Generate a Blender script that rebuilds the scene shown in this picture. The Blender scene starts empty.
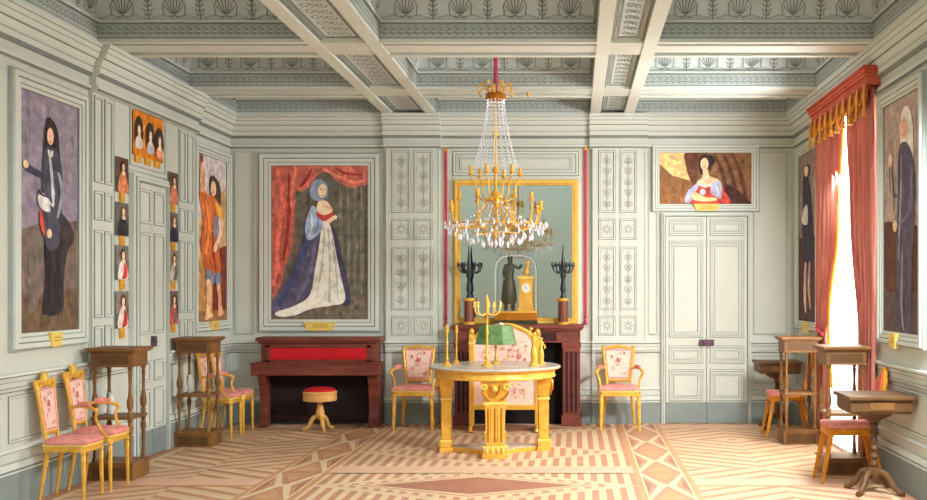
import bpy, bmesh, math, random
from mathutils import Vector, Matrix
random.seed(7)
PI = math.pi
SC = bpy.context.scene
COL = SC.collection
F = 1020.0          # focal length in pixels of the 927 px wide frame
EYE = 1.565
# ---------------------------------------------------------------- camera
cam_d = bpy.data.cameras.new('camera'); cam = bpy.data.objects.new('camera', cam_d); COL.objects.link(cam)
cam.location = (0, 0, EYE); cam.rotation_euler = (PI/2, 0, 0)
cam_d.sensor_fit = 'HORIZONTAL'; cam_d.sensor_width = 36.0; cam_d.lens = F/927*36
cam_d.shift_x = -(575-463.5)/927; cam_d.shift_y = (290-250)/927
cam_d.clip_start = .05; cam_d.clip_end = 100
SC.camera = cam
# ---------------------------------------------------------------- light
def area(name, loc, rot, sx, sy, power, color=(1, 1, 1), spread=180):
    d = bpy.data.lights.new(name, 'AREA'); d.shape = 'RECTANGLE'; d.size = sx; d.size_y = sy
    d.energy = power; d.color = color; d.spread = math.radians(spread)
    o = bpy.data.objects.new(name, d); COL.objects.link(o); o.location = loc; o.rotation_euler = rot
    o['kind'] = 'helper'
    return o
w = bpy.data.worlds.new('sky'); SC.world = w; w.use_nodes = True
bg = w.node_tree.nodes['Background']; bg.inputs['Color'].default_value = (.90, .96, 1, 1); bg.inputs['Strength'].default_value = 1.6
# daylight of the curtained right-wall window, shining towards -X, then two added lamps
area('daylight_far_window', (3.3, 9.7, 2.5), (0, math.radians(72), 0), 2.4, 1.8, 620, (1, .99, .96))
area('daylight_curtain_gap', (2.552, 9.78, 2.55), (0, math.radians(72), 0), .9, .30, 190, (1, 1, .98))
area('added_near_fill', (2.5, 5.95, 2.9), (0, math.radians(52), math.radians(-52)), .42, .42, 88, (.97, 1, 1), 104)  # added lamp just inside an unseen window, for fill and cast shadows
area('added_front_fill', (-.8, .3, 5.9), (math.radians(60), 0, 0), 6.0, 2.0, 110, (.98, 1, 1))  # added fill lamp high over the front, no such source in the room
SC.view_settings.view_transform = 'Standard'; SC.view_settings.look = 'None'
SC.view_settings.exposure = 0.2; SC.view_settings.gamma = 1.0; SC.view_settings.use_curve_mapping = False
SC.cycles.use_denoising = True
SC.cycles.max_bounces = 10; SC.cycles.diffuse_bounces = 6; SC.cycles.sample_clamp_indirect = 6

# ---------------------------------------------------------------- materials
def lin(c):
    return tuple(((v/255)/12.92 if v/255 <= .04045 else ((v/255+.055)/1.055)**2.4) for v in c)
MATS = {}
def mat(name, rgb, rough=.75, metal=0., mott=.10, scale=5., trans=0., stretch=None, rgb2=None, coat=0., translucent=0., spec=.25):
    if name in MATS: return MATS[name]
    m = bpy.data.materials.new(name); m.use_nodes = True; nt = m.node_tree; N = nt.nodes; L = nt.links
    b = N['Principled BSDF']
    b.inputs['Roughness'].default_value = rough; b.inputs['Metallic'].default_value = metal
    b.inputs['Transmission Weight'].default_value = trans; b.inputs['Coat Weight'].default_value = coat
    b.inputs['Specular IOR Level'].default_value = spec
    c = lin(rgb)
    tc = N.new('ShaderNodeTexCoord'); mp = N.new('ShaderNodeMapping'); L.new(tc.outputs['Object'], mp.inputs[0])
    if stretch: mp.inputs['Scale'].default_value = stretch
    nz = N.new('ShaderNodeTexNoise'); nz.inputs['Scale'].default_value = scale; nz.inputs['Detail'].default_value = 6
    nz.inputs['Roughness'].default_value = .6
    L.new(mp.outputs[0], nz.inputs['Vector'])
    rp = N.new('ShaderNodeValToRGB'); L.new(nz.outputs['Fac'], rp.inputs[0])
    rp.color_ramp.elements[0].position = .3; rp.color_ramp.elements[1].position = .7
    if rgb2: a_, b_ = c, lin(rgb2)
    else: a_ = tuple(v*(1-mott) for v in c); b_ = tuple(min(1, v*(1+mott)) for v in c)
    rp.color_ramp.elements[0].color = (*a_, 1); rp.color_ramp.elements[1].color = (*b_, 1)
    L.new(rp.outputs[0], b.inputs['Base Color'])
    if translucent:
        t = N.new('ShaderNodeBsdfTranslucent'); L.new(rp.outputs[0], t.inputs[0])
        mx = N.new('ShaderNodeMixShader'); mx.inputs[0].default_value = translucent
        L.new(b.outputs[0], mx.inputs[1]); L.new(t.outputs[0], mx.inputs[2])
        L.new(mx.outputs[0], N['Material Output'].inputs[0])
    MATS[name] = m
    return m
WALL = mat('wall_paint', (210, 215, 206), mott=.035, scale=2.5)
WALL2 = mat('wall_paint_light', (217, 223, 215), mott=.03, scale=3)
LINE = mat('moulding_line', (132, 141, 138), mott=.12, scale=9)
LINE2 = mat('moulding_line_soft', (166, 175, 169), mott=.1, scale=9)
CEIL = mat('ceiling_paint', (206, 216, 216), mott=.04, scale=2)
CEILD = mat('ceiling_frieze_ground', (192, 202, 200), mott=.07, scale=6)
ORN2 = mat('stucco_relief_line', (172, 177, 168), mott=.12, scale=20)
ORN = mat('stucco_ornament_line', (124, 134, 134), mott=.15, scale=20)
PLINTH = mat('plinth_paint', (138, 150, 148), mott=.08, scale=3)
GOLD = mat('gilt', (218, 154, 42), rough=.42, metal=.25, mott=.22, scale=14, rgb2=(238, 194, 84), spec=.5)
GOLDD = mat('gilt_dark', (176, 106, 22), rough=.5, metal=.25, mott=.2, scale=20)
GOLDP = mat('gilt_pale', (236, 204, 104), rough=.5, metal=.1, mott=.1, scale=10)
AGOLD = mat('gilt_orange', (214, 140, 36), rough=.5, metal=.15, mott=.25, scale=18)
MAHO = mat('mahogany', (92, 40, 32), rough=.45, mott=.3, scale=3, stretch=(1, 6, 6), rgb2=(136, 68, 54), spec=.4)
MAHOD = mat('mahogany_dark', (56, 28, 30), rough=.6, mott=.25, scale=4)
OAK = mat('walnut', (104, 70, 36), rough=.5, scale=4, stretch=(1, 1, .25), rgb2=(146, 102, 54), spec=.4)
OAKD = mat('walnut_dark', (78, 50, 26), rough=.5, scale=5, stretch=(1, 1, .3), rgb2=(112, 78, 42), spec=.4)
OAKL = mat('walnut_light', (206, 150, 78), rough=.5, scale=5, rgb2=(228, 180, 110))
PINK = mat('pink_silk', (214, 118, 112), rough=.8, scale=22, rgb2=(238, 172, 160))
PINKP = mat('pink_tapestry', (240, 196, 182), rough=.85, scale=18, rgb2=(246, 216, 200))
ROSE = mat('rose_red', (204, 96, 92), rough=.8, mott=.2, scale=30)
LEAFM = mat('embroidered_leaf', (140, 130, 84), rough=.8, mott=.2, scale=30)
RED = mat('red_cloth', (196, 24, 34), rough=.7, mott=.14, scale=8)
CURT = mat('red_curtain', (184, 98, 88), rough=.8, scale=3, stretch=(6, 6, .5), rgb2=(218, 144, 130), translucent=.08)
PELM = mat('pelmet_red', (182, 74, 56), rough=.8, scale=4, rgb2=(206, 104, 80))
SHEER = mat('white_sheer', (250, 246, 238), rough=.9, mott=.02, scale=3, translucent=.65)
YELC = mat('yellow_lining', (244, 206, 96), rough=.8, mott=.08, translucent=.3)
ROPE = mat('red_rope', (192, 62, 84), rough=.7, mott=.1, scale=20)
GREEN = mat('green_tole', (58, 92, 50), rough=.5, scale=16, rgb2=(110, 146, 82), spec=.5)
WHITE = mat('white_porcelain', (226, 226, 220), rough=.35, mott=.03)
BRONZE = mat('dark_bronze', (44, 52, 58), rough=.35, metal=.3, mott=.3, scale=20, spec=.5)
BRONZG = mat('green_bronze', (66, 64, 42), rough=.45, metal=.2, mott=.25, scale=20)
MARB = mat('grey_marble', (176, 170, 160), rough=.22, scale=6, rgb2=(206, 202, 194), spec=.5)
PORPH = mat('red_porphyry', (120, 62, 42), rough=.3, mott=.25, scale=30, spec=.5)
DARK = mat('firebox_black', (30, 24, 24), rough=.9, mott=.3)
BACKD = mat('dark_interior', (48, 38, 40), rough=.9, mott=.2)  # near-black brown of the piano's lower back panel
LOCK = mat('purple_lock', (98, 74, 92), rough=.4, mott=.15)
PLAQ = mat('gilt_plaque', (232, 206, 110), rough=.5, mott=.12, scale=20)
PLAQO = mat('amber_tag', (232, 168, 52), rough=.5, mott=.1, scale=20)
CRYS = mat('crystal', (236, 238, 248), rough=.15, mott=.03, trans=.1, spec=.8)
FLW = mat('parquet_ground', (206, 168, 136), rough=.55, scale=3, stretch=(1, 4, 1), rgb2=(214, 180, 148))
FCR = mat('parquet_cream', (216, 192, 154), rough=.55, mott=.07, scale=5)
FTE = mat('parquet_terracotta', (186, 136, 110), rough=.55, mott=.12, scale=5)
FDK = mat('parquet_dark_red', (164, 112, 92), rough=.55, mott=.14, scale=6)
FPK = mat('parquet_pink_band', (216, 176, 150), rough=.55, mott=.06, scale=4)
FOR = mat('parquet_orange_edge', (196, 148, 108), rough=.55, mott=.1, scale=4)
FH1 = mat('parquet_hatch_light', (212, 180, 144), rough=.55, mott=.07, scale=4)
FH2 = mat('parquet_hatch_red', (190, 138, 110), rough=.55, mott=.12, scale=4)
def glassmat():
    m = bpy.data.materials.new('clear_glass'); m.use_nodes = True; N = m.node_tree.nodes; L = m.node_tree.links
    g = N.new('ShaderNodeBsdfGlossy'); g.inputs['Roughness'].default_value = .03
    t = N.new('ShaderNodeBsdfTransparent'); mx = N.new('ShaderNodeMixShader'); mx.inputs[0].default_value = .06; L.new(t.outputs[0], mx.inputs[1]); L.new(g.outputs[0], mx.inputs[2])
    L.new(mx.outputs[0], N['Material Output'].inputs[0]); return m
GLASS = glassmat()
def mirrormat():
    m = mat('mirror_silvering', (188, 196, 188), rough=.04, metal=1., mott=.06, scale=1.5); return m
MIRROR = mirrormat()
def paintmat():
    m = bpy.data.materials.new('portrait_paint'); m.use_nodes = True; N = m.node_tree.nodes; L = m.node_tree.links
    a = N.new('ShaderNodeAttribute'); a.attribute_name = 'paint'
    tc = N.new('ShaderNodeTexCoord'); nz = N.new('ShaderNodeTexNoise'); nz.inputs['Scale'].default_value = 9; nz.inputs['Detail'].default_value = 7
    L.new(tc.outputs['Object'], nz.inputs['Vector'])
    mr = N.new('ShaderNodeMapRange'); mr.inputs['From Min'].default_value = .3; mr.inputs['From Max'].default_value = .7
    mr.inputs['To Min'].default_value = .86; mr.inputs['To Max'].default_value = 1.62; L.new(nz.outputs['Fac'], mr.inputs[0])
    nz.inputs['Scale'].default_value = 13; mx = N.new('ShaderNodeVectorMath'); mx.operation = 'SCALE'; L.new(a.outputs['Color'], mx.inputs[0]); L.new(mr.outputs[0], mx.inputs['Scale'])
    b = N['Principled BSDF']; L.new(mx.outputs[0], b.inputs['Base Color']); b.inputs['Roughness'].default_value = .7
    b.inputs['Specular IOR Level'].default_value = .2
    return m
PAINT = paintmat()

# ---------------------------------------------------------------- mesh builder
class MB:
    def __init__(s, T=None):
        s.v = []; s.f = []; s.mi = []; s.mats = []; s.T = T; s.cols = None
    def m(s, material):
        if material not in s.mats: s.mats.append(material)
        return s.mats.index(material)
    def add(s, vs, fs, material, M=None):
        k = len(s.v); i = s.m(material)
        for p in vs:
            p = Vector(p)
            if M is not None: p = M @ p
            if s.T: p = Vector(s.T(*p))
            s.v.append(p)
        for f in fs:
            s.f.append([k+j for j in f]); s.mi.append(i)
    def box(s, x0, x1, y0, y1, z0, z1, m, M=None):
        vs = [(x, y, z) for x in (x0, x1) for y in (y0, y1) for z in (z0, z1)]
        s.add(vs, [(0,1,3,2),(4,6,7,5),(0,4,5,1),(2,3,7,6),(0,2,6,4),(1,5,7,3)], m, M)
    def frustum(s, b, t, z0, z1, m, M=None):      # b,t = (x0,x1,y0,y1)
        vs = [(b[0],b[2],z0),(b[1],b[2],z0),(b[1],b[3],z0),(b[0],b[3],z0),(t[0],t[2],z1),(t[1],t[2],z1),(t[1],t[3],z1),(t[0],t[3],z1)]
        s.add(vs, [(3,2,1,0),(4,5,6,7),(0,1,5,4),(1,2,6,5),(2,3,7,6),(3,0,4,7)], m, M)
    def lathe(s, prof, m, c=(0,0,0), seg=16, M=None, sq=False):    # prof = [(r,z)]
        n = 4 if sq else seg; vs = []; fs = []
        off = PI/4 if sq else 0; k = math.sqrt(2) if sq else 1
        for r, z in prof:
            for i in range(n):
                a = 2*PI*i/n+off; vs.append((c[0]+k*r*math.cos(a), c[1]+k*r*math.sin(a), c[2]+z))
        for j in range(len(prof)-1):
            for i in range(n):
                fs.append((j*n+i, j*n+(i+1) % n, (j+1)*n+(i+1) % n, (j+1)*n+i))
        fs.append(tuple(range(n-1, -1, -1))); fs.append(tuple((len(prof)-1)*n+i for i in range(n)))
        s.add(vs, fs, m, M)
    def tube(s, pts, r, m, seg=8, M=None, flat=1.0):
        pts = [Vector(p) for p in pts]; n = len(pts); rr = r if isinstance(r, (list, tuple)) else [r]*n
        vs = []; fs = []; up = None
        for i, p in enumerate(pts):
            t = (pts[min(i+1, n-1)]-pts[max(i-1, 0)])
            if t.length < 1e-9: t = Vector((0,0,1))
            t.normalize()
            if up is None:
                up = Vector((0,0,1)) if abs(t.z) < .9 else Vector((0,1,0))
            a = up - t*up.dot(t)
            if a.length < 1e-6: a = t.orthogonal()
            a.normalize(); up = a; b = t.cross(a)
            for k in range(seg):
                q = 2*PI*k/seg; vs.append(p + a*(math.cos(q)*rr[i]) + b*(math.sin(q)*rr[i]*flat))
        for j in range(n-1):
            for i in range(seg):
                fs.append((j*seg+i, j*seg+(i+1) % seg, (j+1)*seg+(i+1) % seg, (j+1)*seg+i))
        fs.append(tuple(range(seg-1, -1, -1))); fs.append(tuple((n-1)*seg+i for i in range(seg)))
        s.add(vs, fs, m, M)
    def prism(s, poly, a0, a1, m, axis='y', M=None):      # poly 2D extruded along axis
        n = len(poly)
        def P(p, a):
            return {'y': (p[0], a, p[1]), 'x': (a, p[0], p[1]), 'z': (p[0], p[1], a)}[axis]
        vs = [P(p, a0) for p in poly]+[P(p, a1) for p in poly]
        fs = [tuple(range(n)), tuple(range(2*n-1, n-1, -1))]+[(i, (i+1) % n, n+(i+1) % n, n+i) for i in range(n)]
        s.add(vs, fs, m, M)
    def ball(s, c, r, m, sc=(1,1,1), seg=12, M=None):
        n = max(4, seg//2); prof = [(max(1e-4, math.sin(PI*i/n)*r), -math.cos(PI*i/n)*r) for i in range(n+1)]
        vs = []; fs = []
        for q, z in prof:
            for i in range(seg):
                a = 2*PI*i/seg; vs.append((c[0]+sc[0]*q*math.cos(a), c[1]+sc[1]*q*math.sin(a), c[2]+sc[2]*z))
        for j in range(n):
            for i in range(seg): fs.append((j*seg+i, j*seg+(i+1) % seg, (j+1)*seg+(i+1) % seg, (j+1)*seg+i))
        s.add(vs, fs, m, M)
    def quadstrip(s, pts, w, h, m):        # flat ribbon in the (u,v) plane of T raised to d=h ; pts 2D
        n = len(pts)
        if n < 2: return
        vs = []
        for i, p in enumerate(pts):
            a = pts[max(i-1, 0)]; b = pts[min(i+1, n-1)]; dx, dy = b[0]-a[0], b[1]-a[1]; l = math.hypot(dx, dy) or 1
            nx, ny = -dy/l*w/2, dx/l*w/2
            vs += [(p[0]+nx, p[1]+ny, h), (p[0]-nx, p[1]-ny, h)]
        s.add(vs, [(2*i, 2*i+1, 2*i+3, 2*i+2) for i in range(n-1)], m)
    def build(s, name, parent=None, smooth=False, bevel=0, loc=None, recalc=True, solid=0):
        me = bpy.data.meshes.new(name); me.from_pydata([tuple(p) for p in s.v], [], s.f)
        for mm in s.mats: me.materials.append(mm)
        me.polygons.foreach_set('material_index', s.mi)
        if recalc:
            bm = bmesh.new(); bm.from_mesh(me); bmesh.ops.recalc_face_normals(bm, faces=bm.faces); bm.to_mesh(me); bm.free()
        if smooth:
            me.polygons.foreach_set('use_smooth', [True]*len(me.polygons)); me.set_sharp_from_angle(angle=math.radians(40))
        me.update()
        o = bpy.data.objects.new(name, me); COL.objects.link(o)
        if parent: o.parent = parent
        if loc: o.location = loc
        if bevel:
            b = o.modifiers.new('bevel', 'BEVEL'); b.width = bevel; b.segments = 2; b.limit_method = 'ANGLE'; b.angle_limit = math.radians(45)
        if solid:
            b = o.modifiers.new('thick', 'SOLIDIFY'); b.thickness = solid; b.offset = 0
        return o
def thing(name, label, cat, loc=(0,0,0), rz=0, group=None):
    o = bpy.data.objects.new(name, None); COL.objects.link(o); o.location = loc; o.rotation_euler = (0,0,rz)
    o.empty_display_size = .1
    o['label'] = label; o['category'] = cat
    if group: o['group'] = group
    return o
def tag(o, label, cat, group=None):
    o['label'] = label; o['category'] = cat
    if group: o['group'] = group
    return o
def struct(o):
    o['kind'] = 'structure'; return o
def dup(root, loc, rz, label, group=None, scale=None):
    r = root.copy(); COL.objects.link(r); r.location = loc; r.rotation_euler = (0,0,rz); r['label'] = label
    if group: r['group'] = group
    if scale: r.scale = scale
    for ch in list(root.children):
        c = ch.copy(); COL.objects.link(c); c.parent = r
        for g in list(ch.children):
            d = g.copy(); COL.objects.link(d); d.parent = c
    return r
# wall frames: (u along the wall, v up, d out of the wall)
XL, XR, YB, ZC = -4.06, 2.59, 12.0, 3.62
def TB(u, v, d): return (u, YB-d, v)
def TL(u, v, d): return (XL+d, u, v)
def TR(u, v, d): return (XR-d, u, v)
def spline(pts, n=5, closed=True):
    out = []; N_ = len(pts)
    rng = range(N_ if closed else N_-1)
    for i in rng:
        g = (lambda k: pts[k % N_]) if closed else (lambda k: pts[max(0, min(N_-1, k))])
        p0, p1, p2, p3 = g(i-1), g(i), g(i+1), g(i+2)
        for j in range(n):
            t = j/n
            out.append(tuple(.5*((2*p1[k])+(-p0[k]+p2[k])*t+(2*p0[k]-5*p1[k]+4*p2[k]-p3[k])*t*t+(-p0[k]+3*p1[k]-3*p2[k]+p3[k])*t**3) for k in range(len(p1))))
    if not closed: out.append(tuple(pts[-1]))
    return out
def pts_back(x, y): return ((x-575)/85.0, EYE+(290-y)/85.0)      # a point on the back wall
# ================================================================ FLOOR
def clip(poly, nx, ny, c):          # keep nx*x+ny*y<=c
    out = []
    for i in range(len(poly)):
        a, b = poly[i], poly[(i+1) % len(poly)]; da, db = nx*a[0]+ny*a[1]-c, nx*b[0]+ny*b[1]-c
        if da <= 0: out.append(a)
        if (da < 0 < db) or (db < 0 < da):
            t = da/(da-db); out.append((a[0]+(b[0]-a[0])*t, a[1]+(b[1]-a[1])*t))
    return out
def area2(p): return abs(sum(p[i][0]*p[(i+1) % len(p)][1]-p[(i+1) % len(p)][0]*p[i][1] for i in range(len(p))))/2
fl = MB()
fl.box(XL-.2, XR+.2, -2.0, YB+.2, -.1, 0, FLW)
def flat(poly, z, m):
    if len(poly) > 2 and area2(poly) > 1e-5: fl.add([(x, y, z) for x, y in poly], [tuple(range(len(poly)))], m)
def stripes(poly, ang, period, duty, phase, z, m):
    ux, uy = math.cos(ang), math.sin(ang); ds = [ux*x+uy*y for x, y in poly]
    k = math.floor((min(ds)-phase)/period)
    while k*period+phase < max(ds):
        a = k*period+phase; q = clip(clip(poly, ux, uy, a+period*duty), -ux, -uy, -a); flat(q, z, m); k += 1
def rect(x0, x1, y0, y1): return [(x0, y0), (x1, y0), (x1, y1), (x0, y1)]
def diamond(cx, cy, a, b): return [(cx-a, cy), (cx, cy-b), (cx+a, cy), (cx, cy+b)]
def line(p, q, wd, z, m):
    dx, dy = q[0]-p[0], q[1]-p[1]; l = math.hypot(dx, dy); nx, ny = -dy/l*wd/2, dx/l*wd/2
    flat([(p[0]+nx, p[1]+ny), (p[0]-nx, p[1]-ny), (q[0]-nx, q[1]-ny), (q[0]+nx, q[1]+ny)], z, m)
CX0, CX1, PITCH, C0 = -2.10, .50, 1.68, 8.14
cxm = (CX0+CX1)/2
ks = range(-6, 3)
for k in ks:
    cy = C0+k*PITCH; y0, y1 = cy-PITCH/2, cy+PITCH/2
    y1c = min(y1, YB); R = rect(CX0, CX1, y0, y1c)
    flat(R, .0010, FCR)
    stripes(R, 0, .11, .5, .02, .0020, FTE)
    D = diamond(cxm, cy, 1.30, .70); Dc = clip(D, 0, 1, YB)
    flat(Dc, .0030, FCR)
    D2 = clip(diamond(cxm, cy, 1.18, .635), 0, 1, YB); flat(D2, .0036, FPK)
    D3 = clip(diamond(cxm, cy, 1.12, .60), 0, 1, YB); flat(D3, .0040, FCR); stripes(D3, 0, .11, .5, .075, .0046, FTE)
    if k % 2 == 0:
        flat(clip(diamond(cxm, cy, 1.0, .50), 0, 1, YB), .0052, FCR)
        flat(clip(diamond(cxm, cy, .93, .45), 0, 1, YB), .0057, FH2)
        flat(clip(diamond(cxm, cy, .88, .41), 0, 1, YB), .0062, FCR)
        flat(clip(diamond(cxm, cy, .80, .36), 0, 1, YB), .0067, FDK)
for yb in (8.68, 5.32, 1.96):
    flat(rect(CX0, CX1, yb, yb+.33), .0075, FCR); flat(rect(CX0, CX1, yb+.03, yb+.30), .0080, FPK)
for xa, xb in ((-2.57, -2.10), (.50, .97)):           # zigzag borders
    flat(rect(xa, xb, -2, YB), .0010, FTE)
    flat(rect(xa, xa+.05, -2, YB), .0030, FOR); flat(rect(xb-.05, xb, -2, YB), .0030, FOR)
    flat(rect(xa+.05, xa+.065, -2, YB), .0032, FCR); flat(rect(xb-.065, xb-.05, -2, YB), .0032, FCR)
    y = C0-PITCH*.35-PITCH*7
    while y < YB:
        y1 = min(y+PITCH*.7, YB); xm = (xa+xb)/2; a, b = xa+.065, xb-.065; ym = y+PITCH*.35; h = PITCH*.35
        if y1-y > .5:
            for sx in (a, b):
                flat(clip([(sx, ym-h+.02), (xm, ym), (sx, ym+h-.02)], 0, 1, YB), .0034, FCR)
                ins = .055*(1 if sx == a else -1)
                flat(clip([(sx, ym-h+.16), (xm-ins*1.3, ym), (sx, ym+h-.16)], 0, 1, YB), .0040, FH2)
                flat(clip([(sx, ym-h+.27), (xm-ins*2.2, ym), (sx, ym+h-.27)], 0, 1, YB), .0046, FDK)
            for sy in (-1, 1):
                line((xm, ym+sy*.02), (xm, ym+sy*.05), .03, .0050, FCR)
                flat(clip([(xm-.12, ym+sy*h*.94), (xm, ym+sy*.16), (xm+.12, ym+sy*h*.94)], 0, 1, YB), .0042, FOR)
        y += PITCH*.7
for xa, xb in ((XL+.22, -2.57), (.97, XR-.22)):        # side fields, hatched boards
    for k in ks:
        cy = C0+(k+.5)*PITCH; y0, y1 = cy-PITCH/2, min(cy+PITCH/2, YB)
        if y0 >= YB-.1: continue
        R = rect(xa, xb, y0, y1); flat(R, .0010, FH1); xm = (xa+xb)/2
        q = [(rect(xa, xm, y0, cy), 1), (rect(xm, xb, y0, cy), -1), (rect(xa, xm, cy, y1), -1), (rect(xm, xb, cy, y1), 1)]
        for poly, sg in q:
            if poly[2][1]-poly[0][1] < .1: continue
            stripes(poly, math.radians(56*sg if k % 2 else -56*sg), .19, .36, .03, .0020, FH2)
            stripes(poly, math.radians(56*sg if k % 2 else -56*sg), .19, .22, .11, .0026, FCR)
        flat(rect(xa, xb, y0-.03, min(y0+.03, YB)), .0032, FOR)
        if k % 2 == 0: flat(rect(xa, xb, y0+.03, y0+.30), .0034, FPK)
flat(rect(XL, XL+.16, -2, YB), .0034, FTE); flat(rect(XL+.16, XL+.22, -2, YB), .0034, FCR)
flat(rect(XR-.16, XR, -2, YB), .0034, FTE); flat(rect(XR-.22, XR-.16, -2, YB), .0034, FCR)
struct(fl.build('floor', recalc=False))

# ================================================================ WALLS
HW = 4.3
b = MB(); b.box(XL-.2, XR+.2, YB, YB+.2, 0, HW, WALL); struct(b.build('wall_back'))
b = MB(); b.box(XL-.2, XL, -2, YB, 0, HW, WALL); struct(b.build('wall_left'))
b = MB(); b.box(XL-.2, XR+.2, -2.2, -2, 0, 6.6, WALL); struct(b.build('wall_front'))
WINS = [(8.85, 10.35), (5.2, 6.7), (1.6, 3.1)]; WZ = (.06, 3.28)
b = MB(); ys = [YB]
for a, c in WINS: ys += [c, a]
ys.append(-2)
for i in range(0, len(ys), 2): b.box(XR, XR+.2, ys[i+1], ys[i], 0, HW, WALL)
for a, c in WINS: b.box(XR, XR+.2, a, c, 0, WZ[0], WALL); b.box(XR, XR+.2, a, c, WZ[1], HW, WALL)
struct(b.build('wall_right'))
for n_, (a, c) in enumerate(WINS):
    f = MB()
    for u0, u1 in ((a, a+.07), (c-.07, c), ((a+c)/2-.04, (a+c)/2+.04)): f.box(XR+.06, XR+.12, u0, u1, WZ[0], WZ[1], WALL2)
    for v in (WZ[0], .75, 1.4, 2.05, 2.7, WZ[1]-.07): f.box(XR+.065, XR+.115, a+.07, c-.07, v, v+(.07 if v in (WZ[0], WZ[1]-.07) else .035), WALL2)
    fo = struct(f.build('window_%d' % (n_+1)))
    g = MB(); g.box(XR+.088, XR+.092, a+.07, c-.07, WZ[0]+.07, WZ[1]-.07, GLASS); g.build('window_pane', fo)

# ---- extruded moulding profiles: list of (d, v, material of the strip up to the next point)
def profile(mb, u0, u1, prof):
    n = len(prof)
    for i in range(n-1):
        (d0, v0, m_), (d1, v1, _) = prof[i], prof[i+1]
        mb.add([(u0, v0, d0), (u1, v0, d0), (u1, v1, d1), (u0, v1, d1)], [(0, 1, 2, 3)], m_)
    poly = [(p[0], p[1]) for p in prof]+[(0, prof[-1][1]), (0, prof[0][1])]
    for u in (u0, u1):
        mb.add([(u, v, d) for d, v in poly], [tuple(range(len(poly)))], WALL)
def ent(e=0.):       # the entablature, from the ceiling down
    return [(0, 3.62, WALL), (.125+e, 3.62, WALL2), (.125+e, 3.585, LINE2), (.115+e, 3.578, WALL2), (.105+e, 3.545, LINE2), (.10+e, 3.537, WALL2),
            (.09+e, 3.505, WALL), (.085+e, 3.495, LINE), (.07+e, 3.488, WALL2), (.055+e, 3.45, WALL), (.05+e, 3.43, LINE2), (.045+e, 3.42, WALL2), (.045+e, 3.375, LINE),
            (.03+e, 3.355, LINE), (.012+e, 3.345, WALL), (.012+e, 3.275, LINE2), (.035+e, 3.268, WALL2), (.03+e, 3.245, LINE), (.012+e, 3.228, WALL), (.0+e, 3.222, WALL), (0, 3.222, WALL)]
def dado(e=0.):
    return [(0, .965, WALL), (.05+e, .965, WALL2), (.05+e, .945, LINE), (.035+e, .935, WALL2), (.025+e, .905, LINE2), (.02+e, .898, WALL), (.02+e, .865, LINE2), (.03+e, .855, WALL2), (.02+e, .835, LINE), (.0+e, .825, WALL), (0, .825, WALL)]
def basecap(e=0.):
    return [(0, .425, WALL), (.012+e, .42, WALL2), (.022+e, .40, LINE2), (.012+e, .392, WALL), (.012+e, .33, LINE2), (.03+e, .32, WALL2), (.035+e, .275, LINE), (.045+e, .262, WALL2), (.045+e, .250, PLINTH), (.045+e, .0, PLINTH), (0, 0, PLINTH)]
tn = [0]
def trim(mb, **k):
    tn[0] += 1; return struct(mb.build('trim_%d' % tn[0], **k))
ML0, ML1 = 8.50, 10.82        # breakfront of the left wall
PB = [(-2.22, -1.60), (.20, .82)]        # pilasters of the back wall
# back wall
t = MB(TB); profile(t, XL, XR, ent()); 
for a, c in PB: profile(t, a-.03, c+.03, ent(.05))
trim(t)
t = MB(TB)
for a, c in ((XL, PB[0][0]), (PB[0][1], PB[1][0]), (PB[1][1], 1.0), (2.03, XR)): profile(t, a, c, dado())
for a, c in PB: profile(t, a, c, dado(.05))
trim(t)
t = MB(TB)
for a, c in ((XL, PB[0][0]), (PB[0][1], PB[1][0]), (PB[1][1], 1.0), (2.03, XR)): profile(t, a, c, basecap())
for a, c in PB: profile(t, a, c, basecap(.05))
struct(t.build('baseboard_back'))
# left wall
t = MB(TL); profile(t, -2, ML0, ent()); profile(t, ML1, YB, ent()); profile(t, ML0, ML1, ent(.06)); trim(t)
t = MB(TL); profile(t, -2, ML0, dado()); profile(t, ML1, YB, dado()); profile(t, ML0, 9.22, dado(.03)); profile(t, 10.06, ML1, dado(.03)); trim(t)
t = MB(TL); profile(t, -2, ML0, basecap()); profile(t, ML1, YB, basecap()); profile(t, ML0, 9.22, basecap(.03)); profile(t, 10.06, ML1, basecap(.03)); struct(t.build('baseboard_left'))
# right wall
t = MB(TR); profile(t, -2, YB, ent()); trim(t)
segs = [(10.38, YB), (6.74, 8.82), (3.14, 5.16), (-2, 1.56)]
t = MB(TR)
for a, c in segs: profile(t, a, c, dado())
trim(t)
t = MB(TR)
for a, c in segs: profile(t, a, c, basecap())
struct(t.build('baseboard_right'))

# ---- raised frames and panels
def ring(mb, u0, u1, v0, v1, wd, d0, d1, m):
    mb.box(u0, u1, v0, v0+wd, d0, d1, m); mb.box(u0, u1, v1-wd, v1, d0, d1, m)
    mb.box(u0, u0+wd, v0+wd, v1-wd, d0, d1, m); mb.box(u1-wd, u1, v0+wd, v1-wd, d0, d1, m)
def panel(mb, u0, u1, v0, v1, d=0., k=1., fill=None):
    ring(mb, u0, u1, v0, v1, .008*k, d, d+.006, LINE)
    ring(mb, u0+.008*k, u1-.008*k, v0+.008*k, v1-.008*k, .016*k, d, d+.014, WALL2)
    ring(mb, u0+.024*k, u1-.024*k, v0+.024*k, v1-.024*k, .007*k, d, d+.004, LINE)
    if fill: mb.box(u0+.031*k, u1-.031*k, v0+.031*k, v1-.031*k, d, d+.002, fill)
def stroke(mb, pts, wd, d, m=None, closed=False):
    mb.quadstrip(spline(pts, 4, False) if len(pts) > 2 else pts, wd, d, m or ORN2)
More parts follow.
